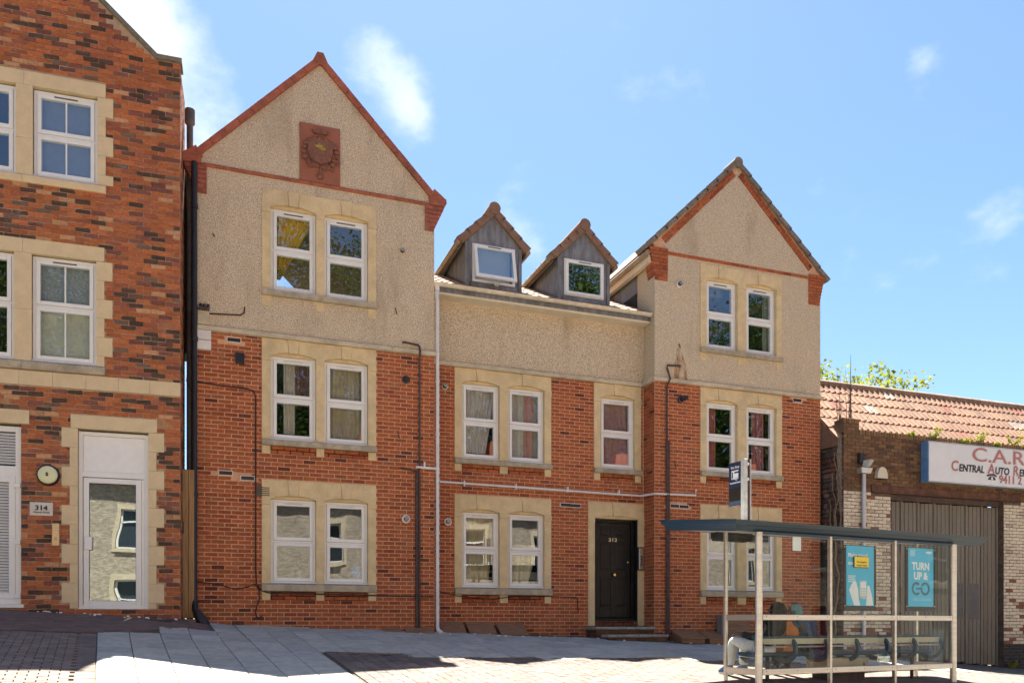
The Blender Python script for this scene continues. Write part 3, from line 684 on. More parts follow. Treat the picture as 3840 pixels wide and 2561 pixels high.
step(7.44, 8.834, YF - .02, YM + .02, -.055, -.75); step(7.56, 8.96, YF - .36, YF - .022, -.215, -.75)
b = MB()
for c in brick_cells(7.5, 8.83, -.05, .068, [], zoff=-.04): b.cur = jit((.16, .055, .03), .3); b.bbox(c[0], c[1], YM, YM + .03, c[2], c[3])
b.build("brickwork", M["brick_a"], house, tint=True, kind="stuff")
# -- left gable: terracotta copings, kneelers, roll moulding, plaque
def strip(p, q, w, y0, y1, name, m, n, over=0.0, roll=False):
    """pieces laid along the line p-q (x, z), thickness w measured above it"""
    d = Vector((q[0] - p[0], q[1] - p[1])); L_ = d.length; d.normalize(); nrm = Vector((-d.y, d.x))
    if nrm.y < 0: nrm = -nrm
    for i in range(n):
        a, c = L_ * i / n + .004, L_ * (i + 1) / n - .004; P0 = Vector(p) + d * a; P1 = Vector(p) + d * c
        pts = [P0, P1, P1 + nrm * w, P0 + nrm * w]
        if d.x < 0: pts = pts[::-1]
        MB().prism([tuple(v) for v in pts], y0 + random.uniform(-.003, .003), y1).build(name, m, house)
strip((-.19, 8.165), (1.875, 10.235), .115, YF - .05, YF + .22, "coping_tile", M["terracotta"], 9); strip((3.94, 8.165), (1.875, 10.235), .115, YF - .05, YF + .22, "coping_tile", M["terracotta"], 9)
MB().prism([(1.74, 10.26), (1.875, 10.21), (2.01, 10.26), (1.93, 10.43), (1.82, 10.43)], YF - .055, YF + .24).build("apex_stone", M["terracotta"], house)
for i in range(11):
    a, c = -.145 + (3.9 + .145) * i / 11, -.145 + (3.9 + .145) * (i + 1) / 11; MB().tube([(a + .004, YF - .005, 8.03), (c - .004, YF - .005, 8.03)], .034, 8).build("roll_moulding", M["terracotta"], house, smooth=True)
for sgn, xe in ((-1, -.26), (1, 4.03)):
    X = lambda t: xe + sgn * t
    def P_(l): return [(X(a), z) for a, z in (l if sgn > 0 else l[::-1])]
    MB().prism(P_([(-.10, 8.02), (.20, 8.02), (.24, 8.10), (.20, 8.145), (-.10, 8.145)]), YF - .05, YF + .25).build("kneeler_stone", M["terracotta"], house)
    MB().prism(P_([(-.12, 8.15), (.235, 8.15), (-.01, 8.33)]), YF - .045, YF + .24).build("kneeler_stone", M["terracotta"], house)
    for k in range(6):
        z0 = 7.52 + k * .083; e = -.02 + .038 * k
        cuts = [-.19, .02, e] if k % 2 and e > .06 else [-.19, e]
        for a, c in zip(cuts, cuts[1:]):
            o = MB(); o.prism(P_([(a + .004, z0), (c - .004, z0), (c - .004 + .02, z0 + .072), (a + .004, z0 + .072)]), YF - .03 - .002 * k, YF + .2); o.build("corbel_brick", mat("flaking red brick", (0.30, 0.085, 0.05), .85, var=.3, scale=9, dirt=.5, dirt_c=(0.42, 0.33, 0.27)), house)
    MB().prism(P_([(-.185, 7.52), (-.03, 7.52), (.17, 8.02), (-.185, 8.02)]), YF - .015, YF + .19).build("corbel_core", M["mortar"], house)
pq = MB().bbox(1.51, 2.235, YF - .03, YF + .05, 8.445, 9.11, .006).build("plaque", M["plaque"], house)
MB().bbox(1.51, 2.235, YF - .03, YF + .05, 8.06, 8.438, .006).build("plaque", M["plaque"], house)
def blob(mb, x, z, rx, rz, h, y, n=12, seed=0, wob=.18):
    r_ = random.Random(seed); ring = []
    for j in range(n): t = 2 * math.pi * j / n; k = 1 + r_.uniform(-wob, wob); ring.append((x + rx * k * math.cos(t), z + rz * k * math.sin(t)))
    mb.add([(a, y, c) for a, c in ring] + [(x + (a - x) * .72, y - h * .75, z + (c - z) * .72) for a, c in ring] + [(x, y - h, z)], [(i, (i + 1) % n, n + (i + 1) % n, n + i) for i in range(n)] + [(n + i, n + (i + 1) % n, 2 * n) for i in range(n)])
yp = YF - .028; b = MB(); cx_, cz_ = 1.875, 8.60
sh = [(-.21, .21), (-.06, .24), (0, .22), (.06, .24), (.21, .21), (.225, .0), (.17, -.15), (.03, -.205), (0, -.22), (-.03, -.205), (-.17, -.15), (-.225, .0)]
b.prism([(cx_ + x, cz_ + z) for x, z in sh[::-1]][::-1][::-1], yp - .045, yp + .01)
b.build("carved_shield", M["relief"], pq)
b = MB()
for i, (a, rr_) in enumerate([(t, .295) for t in range(-62, 243, 19)]): blob(b, cx_ + .30 * math.cos(R(a)), cz_ - .01 + .265 * math.sin(R(a)), .05 + .015 * (i % 3), .038 + .012 * (i % 2), .06, yp, 9, i, .3)
b.build("carved_wreath", M["relief"], pq)
b = MB(); b.prism([(1.75, 8.93), (2.0, 8.93), (2.03, 8.99), (1.97, 8.975), (1.94, 9.0), (1.905, 8.975), (1.875, 9.005), (1.845, 8.975), (1.81, 9.0), (1.78, 8.975), (1.72, 8.99)], yp - .06, yp + .01); b.build("carved_crown", M["relief"], pq)
b = MB()
for x, z, rx, rz, s in ((1.76, 8.345, .11, .045, 1), (1.97, 8.335, .11, .045, 2), (2.08, 8.325, .045, .035, 5), (1.68, 8.36, .04, .03, 6), (1.875, 8.25, .035, .09, 3), (1.875, 8.17, .075, .055, 4)): blob(b, x, z, rx, rz, .05, yp, 11, s, .22)
b.build("carved_ribbon", M["relief"], pq)
b = MB()
for x, z, rx, rz, s in ((1.86, 8.705, .075, .05, 9), (1.93, 8.665, .045, .03, 4)): blob(b, x, z, rx, rz, .02, yp - .045, 11, s, .3)
b.build("carved_lion", M["lichen"], pq)
# -- right gable: brick verge, brick band, corbels, tiled verge
def rake(p, q, z_in, z_out, n, rows):
    d = Vector((q[0] - p[0], q[1] - p[1])); L_ = d.length; d.normalize(); nrm = Vector((-d.y, d.x)); nrm = nrm if nrm.y > 0 else -nrm
    me = None
    for r_ in range(rows):
        for i in range(n + 1):
            off = (.5 if r_ % 2 else 0); a, c = max(0, (i - off) / n) * L_, min(1, (i + 1 - off) / n) * L_
            if c - a < .05: continue
            P0 = Vector(p) + d * (a + .005) + nrm * (r_ * .077); P1 = Vector(p) + d * (c - .005) + nrm * (r_ * .077); pts = [P0, P1, P1 + nrm * .067, P0 + nrm * .067]
            if d.x < 0: pts = pts[::-1]
            o = MB().prism([tuple(v) for v in pts], YF - .012, YF + .1).build("verge_brick", M["brick_o"], house); o.color = (*brick_col(0, 0), 1)
rake((9.10, 8.10), (10.86, 9.86), 0, 0, 11, 2); rake((12.83, 8.05), (10.92, 9.86), 0, 0, 12, 2)
for p, q in (((8.87, 7.97), (10.89, 9.985)), ((13.06, 7.90), (10.89, 9.985))): strip(p, q, .12, YF - .004, YF + .1, "mortar_bed", M["mortar"], 1)
for i in range(16):
    a, c = 9.16 + (12.80 - 9.16) * i / 16, 9.16 + (12.80 - 9.16) * (i + 1) / 16; o = MB().bbox(a + .005, c - .005, YF - .012, YF + .05, 7.868, 7.934).build("band_brick", M["brick_o"], house); o.color = (*brick_col(0, 0), 1)
MB().box(9.16, 12.80, YF - .004, YF + .05, 7.858, 7.944).build("mortar_bed", M["mortar"], house)
for sgn, xi in ((-1, 9.145), (1, 12.815)):
    X = lambda t: xi + sgn * t
    P_ = lambda l: [(X(a), z) for a, z in (l if sgn > 0 else l[::-1])]
    for k in range(9):
        z0 = 7.30 + k * .076; e = .31 + .0155 * k
        if k > 6: e += .02
        cuts = [0, .11 if k % 2 else .215, e]
        for a, c in zip(cuts, cuts[1:]):
            o = MB().prism(P_([(a + .005, z0), (c - .005, z0), (c - .005, z0 + .066), (a + .005, z0 + .066)]), YF - .014 - .003 * k, YF + .28).build("corbel_brick", M["brick_o"], house); o.color = (*brick_col(0, 0), 1)
    MB().prism(P_([(.003, 7.30), (.29, 7.30), (.42, 7.97), (.1, 8.07), (.003, 8.0)]), YF - .006, YF + .26).build("corbel_core", M["mortar"], house)
M["verge"] = mat("lichen grey verge tile", (0.20, 0.165, 0.125), .9, var=.25, scale=9, dirt=.5, dirt_c=(0.07, 0.06, 0.045), bump=.3)
def verge(p, q, n, y0=YF - .07, y1=YF + .3):
    d = Vector((q[0] - p[0], q[1] - p[1])); L_ = d.length; d.normalize(); nrm = Vector((-d.y, d.x)); nrm = nrm if nrm.y > 0 else -nrm
    for i in range(n):
        P0 = Vector(p) + d * (L_ * i / n - .03); P1 = Vector(p) + d * (L_ * (i + 1) / n); pts = [P0 + nrm * .012, P1 - nrm * .012, P1 + nrm * .075, P0 + nrm * .105]
        if d.x < 0: pts = pts[::-1]
        MB().prism([tuple(v) for v in pts], y0, y1).build("verge_tile", M["verge"], house)
verge((8.62, 7.90), (10.89, 10.10), 9); verge((13.30, 7.87), (10.89, 10.10), 9)
MB().tube([(10.89, YF - .08, 10.14), (10.89, YF + .35, 10.14)], .11, 12).build("ridge_tile", M["verge"], house, smooth=True)
# -- main roofs behind the gables
def roof(x0, x1, ze, xr, zr, y0, y1, name="gable_roof"):
    MB().prism([(x0, ze), (xr, zr - .1), (x1, ze), (xr, zr)], y0, y1).build(name, M["roof"], house)
M["roof"] = mat("brown tiled roof", (0.17, 0.10, 0.065), .85, var=.2, scale=10, dirt=.3)
roof(-.34, 4.12, 8.06, 1.875, 10.34, YF + .2, 25); roof(8.62, 13.30, 7.92, 10.89, 10.16, YF + .28, 25)
MB().prism([(8.842, 7.3), (10.8, 7.3), (10.8, 9.6), (8.842, 7.95)], YF + .4, 24).build("side_wall", M["lead"], house)
MB().tube([(8.66, YF - .02, 7.84), (8.66, 19, 7.84)], .058, 10).build("gutter", M["gutter_old"], house, smooth=True)
MB().box(8.70, 8.80, YF + .03, 19, 7.66, 7.82).build("fascia", M["fascia"], house)
# -- middle eaves, pantiles
ge = 15.56
for i in range(3):
    a, c = 4.075 + 4.74 * i / 3, 4.075 + 4.74 * (i + 1) / 3; pts = []
    prof = [(ge + .062 * math.cos(t), 6.60 - .062 * math.sin(t)) for t in [math.pi * k / 8 for k in range(9)]]
    b = MB(); prof2 = prof + [(ge - .054 * math.cos(t) * 1, 6.60 - .054 * math.sin(t)) for t in [math.pi * k / 8 for k in range(9)]]
    b.prism_x(prof2, a + .002, c - .002); b.build("gutter", M["gutter"], house, smooth=True)
    MB().prism_x([(ge + .07 * math.cos(t), 6.60 - .07 * math.sin(t)) for t in [math.pi * k / 8 for k in range(9)]], c - .05, c + .03 if i < 2 else c).build("gutter_joint", M["gutter"], house, smooth=True)
MB().box(4.04, 8.825, ge + .066, ge + .09, 6.42, 6.62).build("fascia", M["fascia"], house)
MB().box(4.04, 8.825, ge + .09, YM + .02, 6.42, 6.44).build("soffit", M["fascia"], house)
PITCH = math.atan2(7.62 - 6.61, 17.6 - 15.6)
MB().prism_x([(15.62, 6.57), (17.6, 7.57), (22, 7.57), (22, 7.45), (17.6, 7.45), (15.62, 6.46)], 4.04, 8.835).build("roof_deck", M["lead"], house)
def tile_mesh(w, l, rolls, amp, m, seg=5, th=.016):
    """interlocking roof tile: rolls across its width, thick lower edge; local x across, y up the slope, z out of the roof"""
    b = MB(); n = rolls * seg; top = []
    for i in range(n + 1):
        t = i / seg; f_ = t - math.floor(t) if i < n else 1.0; h = amp * (math.sin(math.pi * max(0.0, min(1, (f_ - .45) / .5))) ** 1.0) if .45 < f_ < .95 else 0
        top.append((-w / 2 + w * i / n, h))
    V = [(x, 0, h + th) for x, h in top] + [(x, l, h) for x, h in top] + [(x, 0, h - th * .2) for x, h in top]
    k = n + 1; F = [(i, i + 1, k + i + 1, k + i) for i in range(n)] + [(2 * k + i, 2 * k + i + 1, i + 1, i) for i in range(n)]
    b.add(V, F); me = b.mesh("roof_tile"); me.materials.append(m); return me
def lay_tiles(root, me, x0, x1, w, y0, z0, pitch, rows, l, exposure, colour, skip=None, name="roof_tile", frame=WORLD):
    rot = Matrix.Rotation(pitch, 3, "X"); up = rot @ Vector((0, 1, 0)); out = rot @ Vector((0, 0, 1))
    for r_ in range(rows):
        for i in range(int((x1 - x0) / w + .01)):
            x = x0 + w * (i + .5); p = Vector((x, y0, z0)) + up * (r_ * exposure) + out * (.006 + random.uniform(0, .004))
            if skip and skip(x, p.y): continue
            q = rot @ Matrix.Rotation(random.uniform(-.012, .012), 3, "Z")
            link(name, me, p, root, frame, rot=q, colr=colour())
DORM = [(4.79, 5.99), (6.80, 8.0)]
tm = tile_mesh(.225, .36, 1, .035, M["tile"], 8)
lay_tiles(house, tm, 4.06, 8.83, .2255, 15.60, 6.605, PITCH, 7, .36, .31, lambda: jit((0.30, 0.215, 0.145), .18), skip=lambda x, y: any(a - .05 < x < b + .05 and y > 15.8 for a, b in DORM))
# -- dormers
def dormer(x0, x1, open_):
    yf = 15.92; zb, ze, xr, za = 6.74, 7.655, (x0 + x1) / 2, 8.30; ro = .115
    b = MB(); wx0, wx1 = x0 + .145, x1 - .145
    panel(b, x0, x1, zb - .05, ze, [(wx0, wx1, 6.885, ze - .005)], yf, .1); b.poly([(x0, yf, ze), (x1, yf, ze), (xr, yf, za)])
    b.poly([(x0, yf, zb - .1), (x0, yf, ze), (x0, 18.5, ze), (x0, 18.5, 7.5)]); b.poly([(x1, yf, zb - .1), (x1, 18.5, 7.5), (x1, 18.5, ze), (x1, yf, ze)])
    d = b.build("dormer", M["lead"], house, fix=False)
    for xx in (x0 + .03, x1 - .03): MB().box(xx - .035, xx + .035, yf - .022, yf + .002, zb - .06, ze + .02).build("lead_roll", M["lead"], d)
    MB().prism([(wx0 - .03, ze + .0), (wx1 + .03, ze + .0), (wx1 + .03, ze + .03), (wx0 - .03, ze + .03)], yf - .02, yf + .01).build("lead_drip", M["lead"], d)
    MB().prism_x([(yf - .06, zb - .05), (yf + .02, zb - .05), (yf + .02, 6.885), (yf - .045, 6.86)], wx0 - .04, wx1 + .04).build("apron", M["lead"], d)
    sb = MB(); sb.box(x0 + .02, x1 - .02, yf + .7, yf + .75, zb, ze); sb.build("dormer_interior", M["blind_pale"] if open_ else M["dark"], d)
    # tiled verges, roof planes, ridge
    for sg in (-1, 1):
        xe, zz = xr + sg * ((x1 - x0) / 2 + .13), ze + .03; n = 4
        MB().prism([(xe, zz - .02), (xr, za + .07), (xr, za + .10), (xe, zz + .02)] if sg < 0 else [(xr, za + .07), (xe, zz - .02), (xe, zz + .02), (xr, za + .10)], yf - .02, 19.2).build("dormer_roof", M["dormer_tile"], d)
        for i in range(n):
            p = Vector((xe + (xr - xe) * i / n, zz + (za + .09 - zz) * i / n)); q = Vector((xe + (xr - xe) * (i + 1) / n, zz + (za + .09 - zz) * (i + 1) / n)); dd = (q - p).normalized(); nn = Vector((-dd.y, dd.x)); nn = nn if nn.y > 0 else -nn
            pts = [p - nn * .10, q - nn * .10, q + nn * .035, p + nn * .06 - dd * .03]
            if sg > 0: pts = pts[::-1]
            MB().prism([tuple(v) for v in pts], yf - .075, yf + .18).build("verge_tile", M["dormer_tile"], d)
        for r_ in range(5):
            for c_ in range(9):
                p = Vector((xe + (xr - xe) * r_ / 5, yf + .2 + .3 * c_, zz + (za + .09 - zz) * r_ / 5)); q = Vector((xe + (xr - xe) * (r_ + 1.1) / 5, p.y, zz + (za + .09 - zz) * (r_ + 1.1) / 5)); b = MB()
                for k in range(4):
                    ya, yb_, h0, h1 = p.y + .075 * k, p.y + .075 * (k + 1), (.02, .05, .05, .02)[k], (.05, .05, .02, .02)[k]
                    b.add([(p.x, ya, p.z + h0 + .02), (p.x, yb_, p.z + h1 + .02), (q.x, yb_, q.z + h1), (q.x, ya, q.z + h0), (p.x, ya, p.z), (p.x, yb_, p.z)], [(0, 1, 2, 3), (4, 5, 1, 0)])
                o = b.build("roof_tile", M["tile"], d); o.color = (*jit((0.22, 0.135, 0.085), .2), 1)
        MB().tube([(xe + sg * .02, yf - .02, zz - .045), (xe + sg * .02, 18.4, zz - .045)], .052, 10).build("gutter", M["gutter_old"], d, smooth=True)
        MB().box(xe - sg * .03 - .012, xe - sg * .03 + .012, yf + .02, 18.4, zz - .14, zz - .0).build("fascia", M["timber_old"], d)
    for i in range(6):
        MB().tube([(xr, yf - .09 + .42 * i, za + .10), (xr, yf + .325 + .42 * i, za + .10)], .125, 14).build("ridge_tile", M["dormer_tile"], d, smooth=True)
    return wx0, wx1, yf, d
M["dormer_tile"] = mat("brown concrete tile", (0.215, 0.125, 0.08), .85, var=.15, scale=8, dirt=.3, dirt_c=(0.10, 0.07, 0.05), bump=.2)
M["timber_old"] = mat("dirty brown fascia", (0.15, 0.10, 0.07), .8, var=.25); M["blind_pale"] = mat("pale blue blind", (0.50, 0.58, 0.64), .9, var=.05, scale=3)
for k, (x0, x1) in enumerate(DORM):
    wx0, wx1, yf, d = dormer(x0, x1, k == 0)
    f = .05; z0, z1 = 6.885, 7.648; b = MB(); y = yf - .03
    b.box(wx0, wx0 + f, y, y + .07, z0, z1); b.box(wx1 - f, wx1, y, y + .07, z0, z1); b.box(wx0 + f, wx1 - f, y, y + .07, z1 - f, z1); b.box(wx0 + f, wx1 - f, y, y + .07, z0, z0 + f)
    b.build("window_frame", M["upvc"], d)
    ang = R(13) if k == 0 else 0.0; hz, hy = z1 - .03, y - .012
    def tilt(p, ang=ang, hz=hz, hy=hy):
        dz, dy = p.z - hz, p.y - hy; return Vector((p.x, hy + dy * math.cos(ang) + dz * math.sin(ang), hz + dz * math.cos(ang) - dy * math.sin(ang)))
    s = .065; xa, xb, a, c = wx0 + .02, wx1 - .02, z0 + .02, z1 - .02; ys = y - .03; b = MB()
    b.bbox(xa, xa + s, ys, ys + .05, a, c); b.bbox(xb - s, xb, ys, ys + .05, a, c); b.bbox(xa + s, xb - s, ys, ys + .05, c - s, c); b.bbox(xa + s, xb - s, ys, ys + .05, a, a + s); b.map(tilt).build("sash", M["upvc"], d)
    MB().box(xa + s, xb - s, ys + .02, ys + .026, a + s, c - s).map(tilt).build("pane", M["glass"], d)
    MB().box((xa + xb) / 2 - .14, (xa + xb) / 2 + .14, ys - .008, ys, c - s + .022, c - s + .04).map(tilt).build("trickle_vent", M["vent_dark"], d)
    if k == 0:
        MB().box(wx0 + .06, wx1 - .06, yf + .12, yf + .13, z0 + .08, z1 - .02).build("blind", M["blind_pale"], d)
        b = MB(); ring = [(5.42 + .07 * math.cos(t), yf - .10, 6.90 + .075 * math.sin(t)) for t in [2 * math.pi * i / 14 for i in range(15)]]; b.tube(ring, .012, 6); b.tube([(5.36, yf - .1, 6.90), (5.10, yf - .02, 6.95)], .010, 6); b.build("duct_hose", M["gutter"], d, smooth=True)
# ================================================================== number 314: mottled brick building on the left
LF = Frame((-.485, 14.85, 0), R(-2.6))
left = empty("brick_building", (-2.2, .3, .1), LF, label="mottled red and dark brick building number 314 with cream stone window surrounds", cat="building")
def tum_col(x, z):
    h = random.random(); k = random.uniform(.82, 1.2)
    if h < .46: c = (0.40, 0.125, 0.048)
    elif h < .62: c = (0.33, 0.105, 0.055)
    elif h < .74: c = (0.20, 0.075, 0.055)
    elif h < .90: c = (0.085, 0.05, 0.036)
    elif h < .97: c = (0.47, 0.245, 0.125)
    else: c = (0.17, 0.10, 0.07)
    return (c[0] * k, c[1] * k, c[2] * k)
def coping_z(x): return 9.33 if x > -.372 else (9.33 + (-.372 - x) * .906 if x > -4.1 else 12.7 + (x + 4.1) * .906)
Q2 = [8.53, 8.22, 7.905, 7.59, 7.275, 7.115]; Q1 = [5.87, 5.565, 5.26, 4.955, 4.645, 4.337, 4.175]; QD = [3.148, 2.837, 2.524, 2.219, 1.909, 1.595, 1.282, .971, .66, .341, .25]
blocks = [("lintel_stone", -2.30, -1.127, 8.535, 8.752), ("lintel_stone", -3.47, -2.304, 8.535, 8.752), ("mullion_stone", -2.415, -2.18, 7.69, 8.531), ("mullion_stone", -2.415, -2.18, 7.115, 7.686),
          ("lintel_stone", -2.32, -1.147, 5.877, 6.10), ("lintel_stone", -3.49, -2.324, 5.877, 6.10), ("mullion_stone", -2.44, -2.195, 4.98, 5.873), ("mullion_stone", -2.44, -2.195, 4.175, 4.976),
          ("lintel_stone", -1.638, -.357, 3.152, 3.368), ("lintel_stone", -3.5, -2.229, 3.167, 3.382)]
for Qs, xw, wide, nar in ((Q2, -1.247, -1.016, -1.127), (Q1, -1.262, -1.026, -1.147)):
    for i, (a, b_) in enumerate(zip(Qs, Qs[1:])): blocks.append(("quoin_stone", xw, wide if i % 2 == 0 else nar, b_ + .002, a - .002))
for i, (a, b_) in enumerate(zip(QD, QD[1:])):
    blocks.append(("quoin_stone", -1.768 if i % 2 == 0 else -1.651, -1.536, b_ + .002, a - .002)); blocks.append(("quoin_stone", -.487, -.247 if i % 2 == 0 else -.366, b_ + .002, a - .002))
xs = [-4.8, -4.32, -3.84, -3.36, -2.87, -2.371, -1.897, -1.416, -.939, -.465, 0.0]
for a, b_ in zip(xs, xs[1:]): blocks.append(("course_stone", a + .002, b_ - .002 + (.004 if b_ == 0 else 0), 3.785, 4.008))
blocks += [("sill_stone", -2.318, -1.12, 6.978, 7.112), ("sill_stone", -3.5, -2.322, 6.978, 7.112), ("sill_stone", -2.33, -1.135, 4.03, 4.172), ("sill_stone", -3.5, -2.334, 4.03, 4.172)]
holes = [(b_[1], b_[2], b_[3], b_[4]) for b_ in blocks] + [(-2.18, -1.247, 7.11, 8.54), (-2.195, -1.262, 4.17, 5.88), (-3.35, -2.41, 7.1, 8.55), (-3.36, -2.435, 4.16, 5.88), (-1.536, -.487, .24, 3.16), (-3.5, -2.347, .25, 3.17)]
for n, a, b_, c, d in blocks:
    pr = .05 if n == "sill_stone" else (.012 if n != "course_stone" else .016)
    m_ = M["sill"] if (n == "sill_stone" and c < 5) else M["stone_clean"]
    o = MB(); o.prism_x([(-pr, c + (.02 if n == "sill_stone" else 0)), (-pr + .012 if n == "sill_stone" else -pr, c), (.16, c), (.16, d), (-pr + (.03 if n == "sill_stone" else 0), d), (-pr, d - (.03 if n == "sill_stone" else 0))] if n == "sill_stone" else [(-pr, c), (.16, c), (.16, d), (-pr, d)], a, b_).build(n, m_, left, LF)
big = [(-2.18, -1.247, 7.11, 8.54), (-2.195, -1.262, 4.17, 5.88), (-3.35, -2.41, 7.1, 8.55), (-3.36, -2.435, 4.16, 5.88), (-1.536, -.487, .24, 3.16), (-3.5, -2.347, .25, 3.17)]
wb = MB(); panel(wb, -8.0, 0, -.6, 9.33, big, .012, .24)
wb.poly([(0, .012, 9.33), (-.372, .012, 9.33), (-4.1, .012, 12.7), (-8.0, .012, 9.17), (-8, .012, 9.33)][::-1])
wb.box(-.25, -.012, .02, 1.0, -.6, 9.3); wb.build("mortar_wall", M["mortar_l"], left, LF, fix=False)
cells = brick_cells(-8.0, 0.0, -.3, 12.6, holes, zoff=.02, joint=.012)
cells = [c for c in cells if c[3] < min(coping_z(c[0]), coping_z(c[1])) - .005]
lay_bricks(left, cells, 0, LF, tum_col, M["tumbled_o"], M["tumbled_a"], 300, variants=7, rough=.0055, back=.03)
sb = MB()
for c in brick_cells(.012, 1.0, -.3, 9.28, [], zoff=.02, joint=.012): sb.cur = tum_col(0, 0); k = len(sb.v); sb.bbox(c[0], c[1], 0, .03, c[2], c[3], .005); sb.v[k:] = [(-y, x, z) for x, y, z in sb.v[k:]]
sb.build("side_brickwork", M["tumbled_a"], left, LF, tint=True, fix=True, kind="stuff")
MB().box(-7.9, -1.0, 1.6, 12, -.6, 9.2).build("interior_shell", M["dark"], left, LF)
MB().box(-.3, .19, 1.1, 1.6, 4.85, 8.3).build("dark_infill", M["black"], left, LF)  # black box added so the upper gap between the buildings reads dark
for a, b_ in (((-.372, 9.33), (.03, 9.33)), ((-4.1, 12.7), (-.372, 9.33)), ((-4.1, 12.7), (-8.05, 9.13))):
    d = Vector((b_[0] - a[0], b_[1] - a[1])); n = max(1, int(d.length / .6)); dd = d.normalized(); nn = Vector((-dd.y, dd.x)); nn = nn if nn.y > 0 else -nn
    for i in range(n):
        P0 = Vector(a) + d * (i / n) + dd * .002; P1 = Vector(a) + d * ((i + 1) / n) - dd * .002; pts = [P0, P1, P1 + nn * .065, P0 + nn * .065]
        if dd.x < 0: pts = pts[::-1]
        MB().prism([tuple(v) for v in pts], -.05, .3).build("coping_stone", M["verge"], left, LF)
MB().prism([(-8, 9.1), (-4.1, 12.6), (-.1, 9.0), (-.1, 8.9), (-8, 8.9)], .3, 12).build("roof", M["roof"], left, LF)
MB().lathe_z([(.055, -.2), (.055, 8.75), (.085, 8.78), (.085, 9.02)], .10, .75, 12).build("downpipe", mat("grey plastic pipe", (0.09, 0.085, 0.08), .5, var=.2), left, LF, smooth=True)
# windows
for x0, x1, z0, z1, sp in ((-2.174, -1.252, 7.128, 8.505, .50), (-2.19, -1.267, 4.19, 5.855, .535), (-3.345, -2.42, 7.128, 8.505, .5), (-3.36, -2.445, 4.19, 5.855, .535)):
    w = window(left, x0, x1, z0, z1, .055, sp, bars=True, vent=2, frame=LF)
def fr_box(b, x0, x1, z0, z1, y0, y1, w): b.bbox(x0, x0 + w, y0, y1, z0, z1); b.bbox(x1 - w, x1, y0, y1, z0, z1); b.bbox(x0 + w, x1 - w, y0, y1, z1 - w, z1); b.bbox(x0 + w, x1 - w, y0, y1, z0, z0 + w)
b = MB(); fr_box(b, -1.534, -.489, .25, 3.118, .05, .13, .06); b.bbox(-1.474, -.549, .052, .13, 2.385, 2.475); b.box(-1.545, -.48, .02, .06, .245, .272); df2 = b.build("door_frame", M["upvc"], left, LF)
MB().box(-1.47, -.55, .085, .10, 2.478, 3.055).build("blank_panel", M["white_paint"], df2, LF)
b = MB(); fr_box(b, -1.462, -.60, .295, 2.372, .045, .10, .082); b.box(-.598, -.552, .06, .12, .31, 2.38); d2 = b.build("door", M["upvc"], left, LF)
MB().box(-1.386, -.676, .07, .08, .37, 2.295).build("pane", M["glass_d"], d2, LF)
b = MB(); fr_box(b, -1.386, -.676, .37, 2.295, .062, .07, .012); b.build("seal", M["seal"], d2, LF)
MB().bbox(-1.445, -1.33, .012, .05, 1.20, 1.415, .01).build("handle", M["white_paint"], d2, LF)
b = MB(); fr_box(b, -3.2, -2.351, .315, 3.125, .05, .13, .085); b.bbox(-3.1, -2.43, .052, .13, 2.33, 2.50); b.box(-3.2, -2.30, -.03, .06, .258, .312); lv = b.build("louvre_door", M["upvc"], left, LF)
fr2 = MB(); fr_box(fr2, -3.12, -2.436, .40, 2.33, .04, .1, .09); fr2.build("door_leaf", M["upvc"], lv, LF)
for z0, z1, xr_ in ((.49, 2.24, -2.53), (2.53, 3.03, -2.44)):
    MB().box(-3.1, xr_, .10, .12, z0, z1).build("louvre_backing", M["black"], lv, LF); n = int((z1 - z0) / .045)
    for i in range(n): z = z0 + (z1 - z0) * i / n; MB().prism_x([(.055, z), (.065, z - .004), (.098, z + .028), (.09, z + .036)], -3.1, xr_).build("louvre_slat", M["upvc"], lv, LF)
for z in (.45, 1.3, 2.2): MB().bbox(-2.45, -2.36, .02, .05, z - .04, z + .03).build("hinge", M["upvc"], lv, LF)
# fittings beside the door
t = empty("wall_light", (-1.956, 0, 2.37), LF, label="round black rimmed bulkhead light above the 314 plaque", cat="wall light")
MB().lathe_y([(.165, .0), (.165, -.035), (.150, -.06), (.13, -.06)], -1.956, 2.369, 28).build("rim", M["black"], t, LF, smooth=True)
MB().lathe_y([(.145, -.05), (.135, -.085), (.10, -.105), (.05, -.112), (.01, -.114)], -1.956, 2.369, 28).build("diffuser", mat("opal cream diffuser", (0.70, 0.70, 0.42), .35, var=.02), t, LF, smooth=True)
b = text_mb("S", .075, -1.956, 2.345, -.117, "CENTER", .004); b.build("emblem", M["ink"], t, LF)
t = empty("house_sign", (-2.057, 0, 1.72), LF, label="grey metal house plaque reading 314 Church Road", cat="sign")
MB().bbox(-2.222, -1.892, -.012, .0, 1.723, 1.937, .003).build("plate", M["alu"], t, LF)
text_mb("314", .105, -2.057, 1.812, -.014, "CENTER", .004, sx=1.15).build("numerals", M["ink"], t, LF); text_mb("Church Road", .037, -2.057, 1.765, -.014, "CENTER", .0012, sx=1.15).build("lettering", M["ink"], t, LF)
for x in (-2.205, -1.91): MB().lathe_y([(.007, -.012), (.006, -.017)], x, 1.835, 8).build("screw", M["steel"], t, LF)
t = empty("intercom", (-1.853, 0, 1.25), LF, label="brass coloured intercom panel left of the white glazed door", cat="intercom")
MB().bbox(-1.906, -1.80, -.014, 0, 1.253, 1.608, .003).build("plate", mat("satin brass plate", (0.52, 0.40, 0.22), .4, metal=.6, var=.05), t, LF)
for r_ in range(4):
    for k in range(2):
        if r_ == 3 and k: continue
        MB().lathe_y([(.009, -.014), (.008, -.021)], -1.868 + .03 * k, 1.56 - .045 * r_, 10).build("button", M["steel"], t, LF)
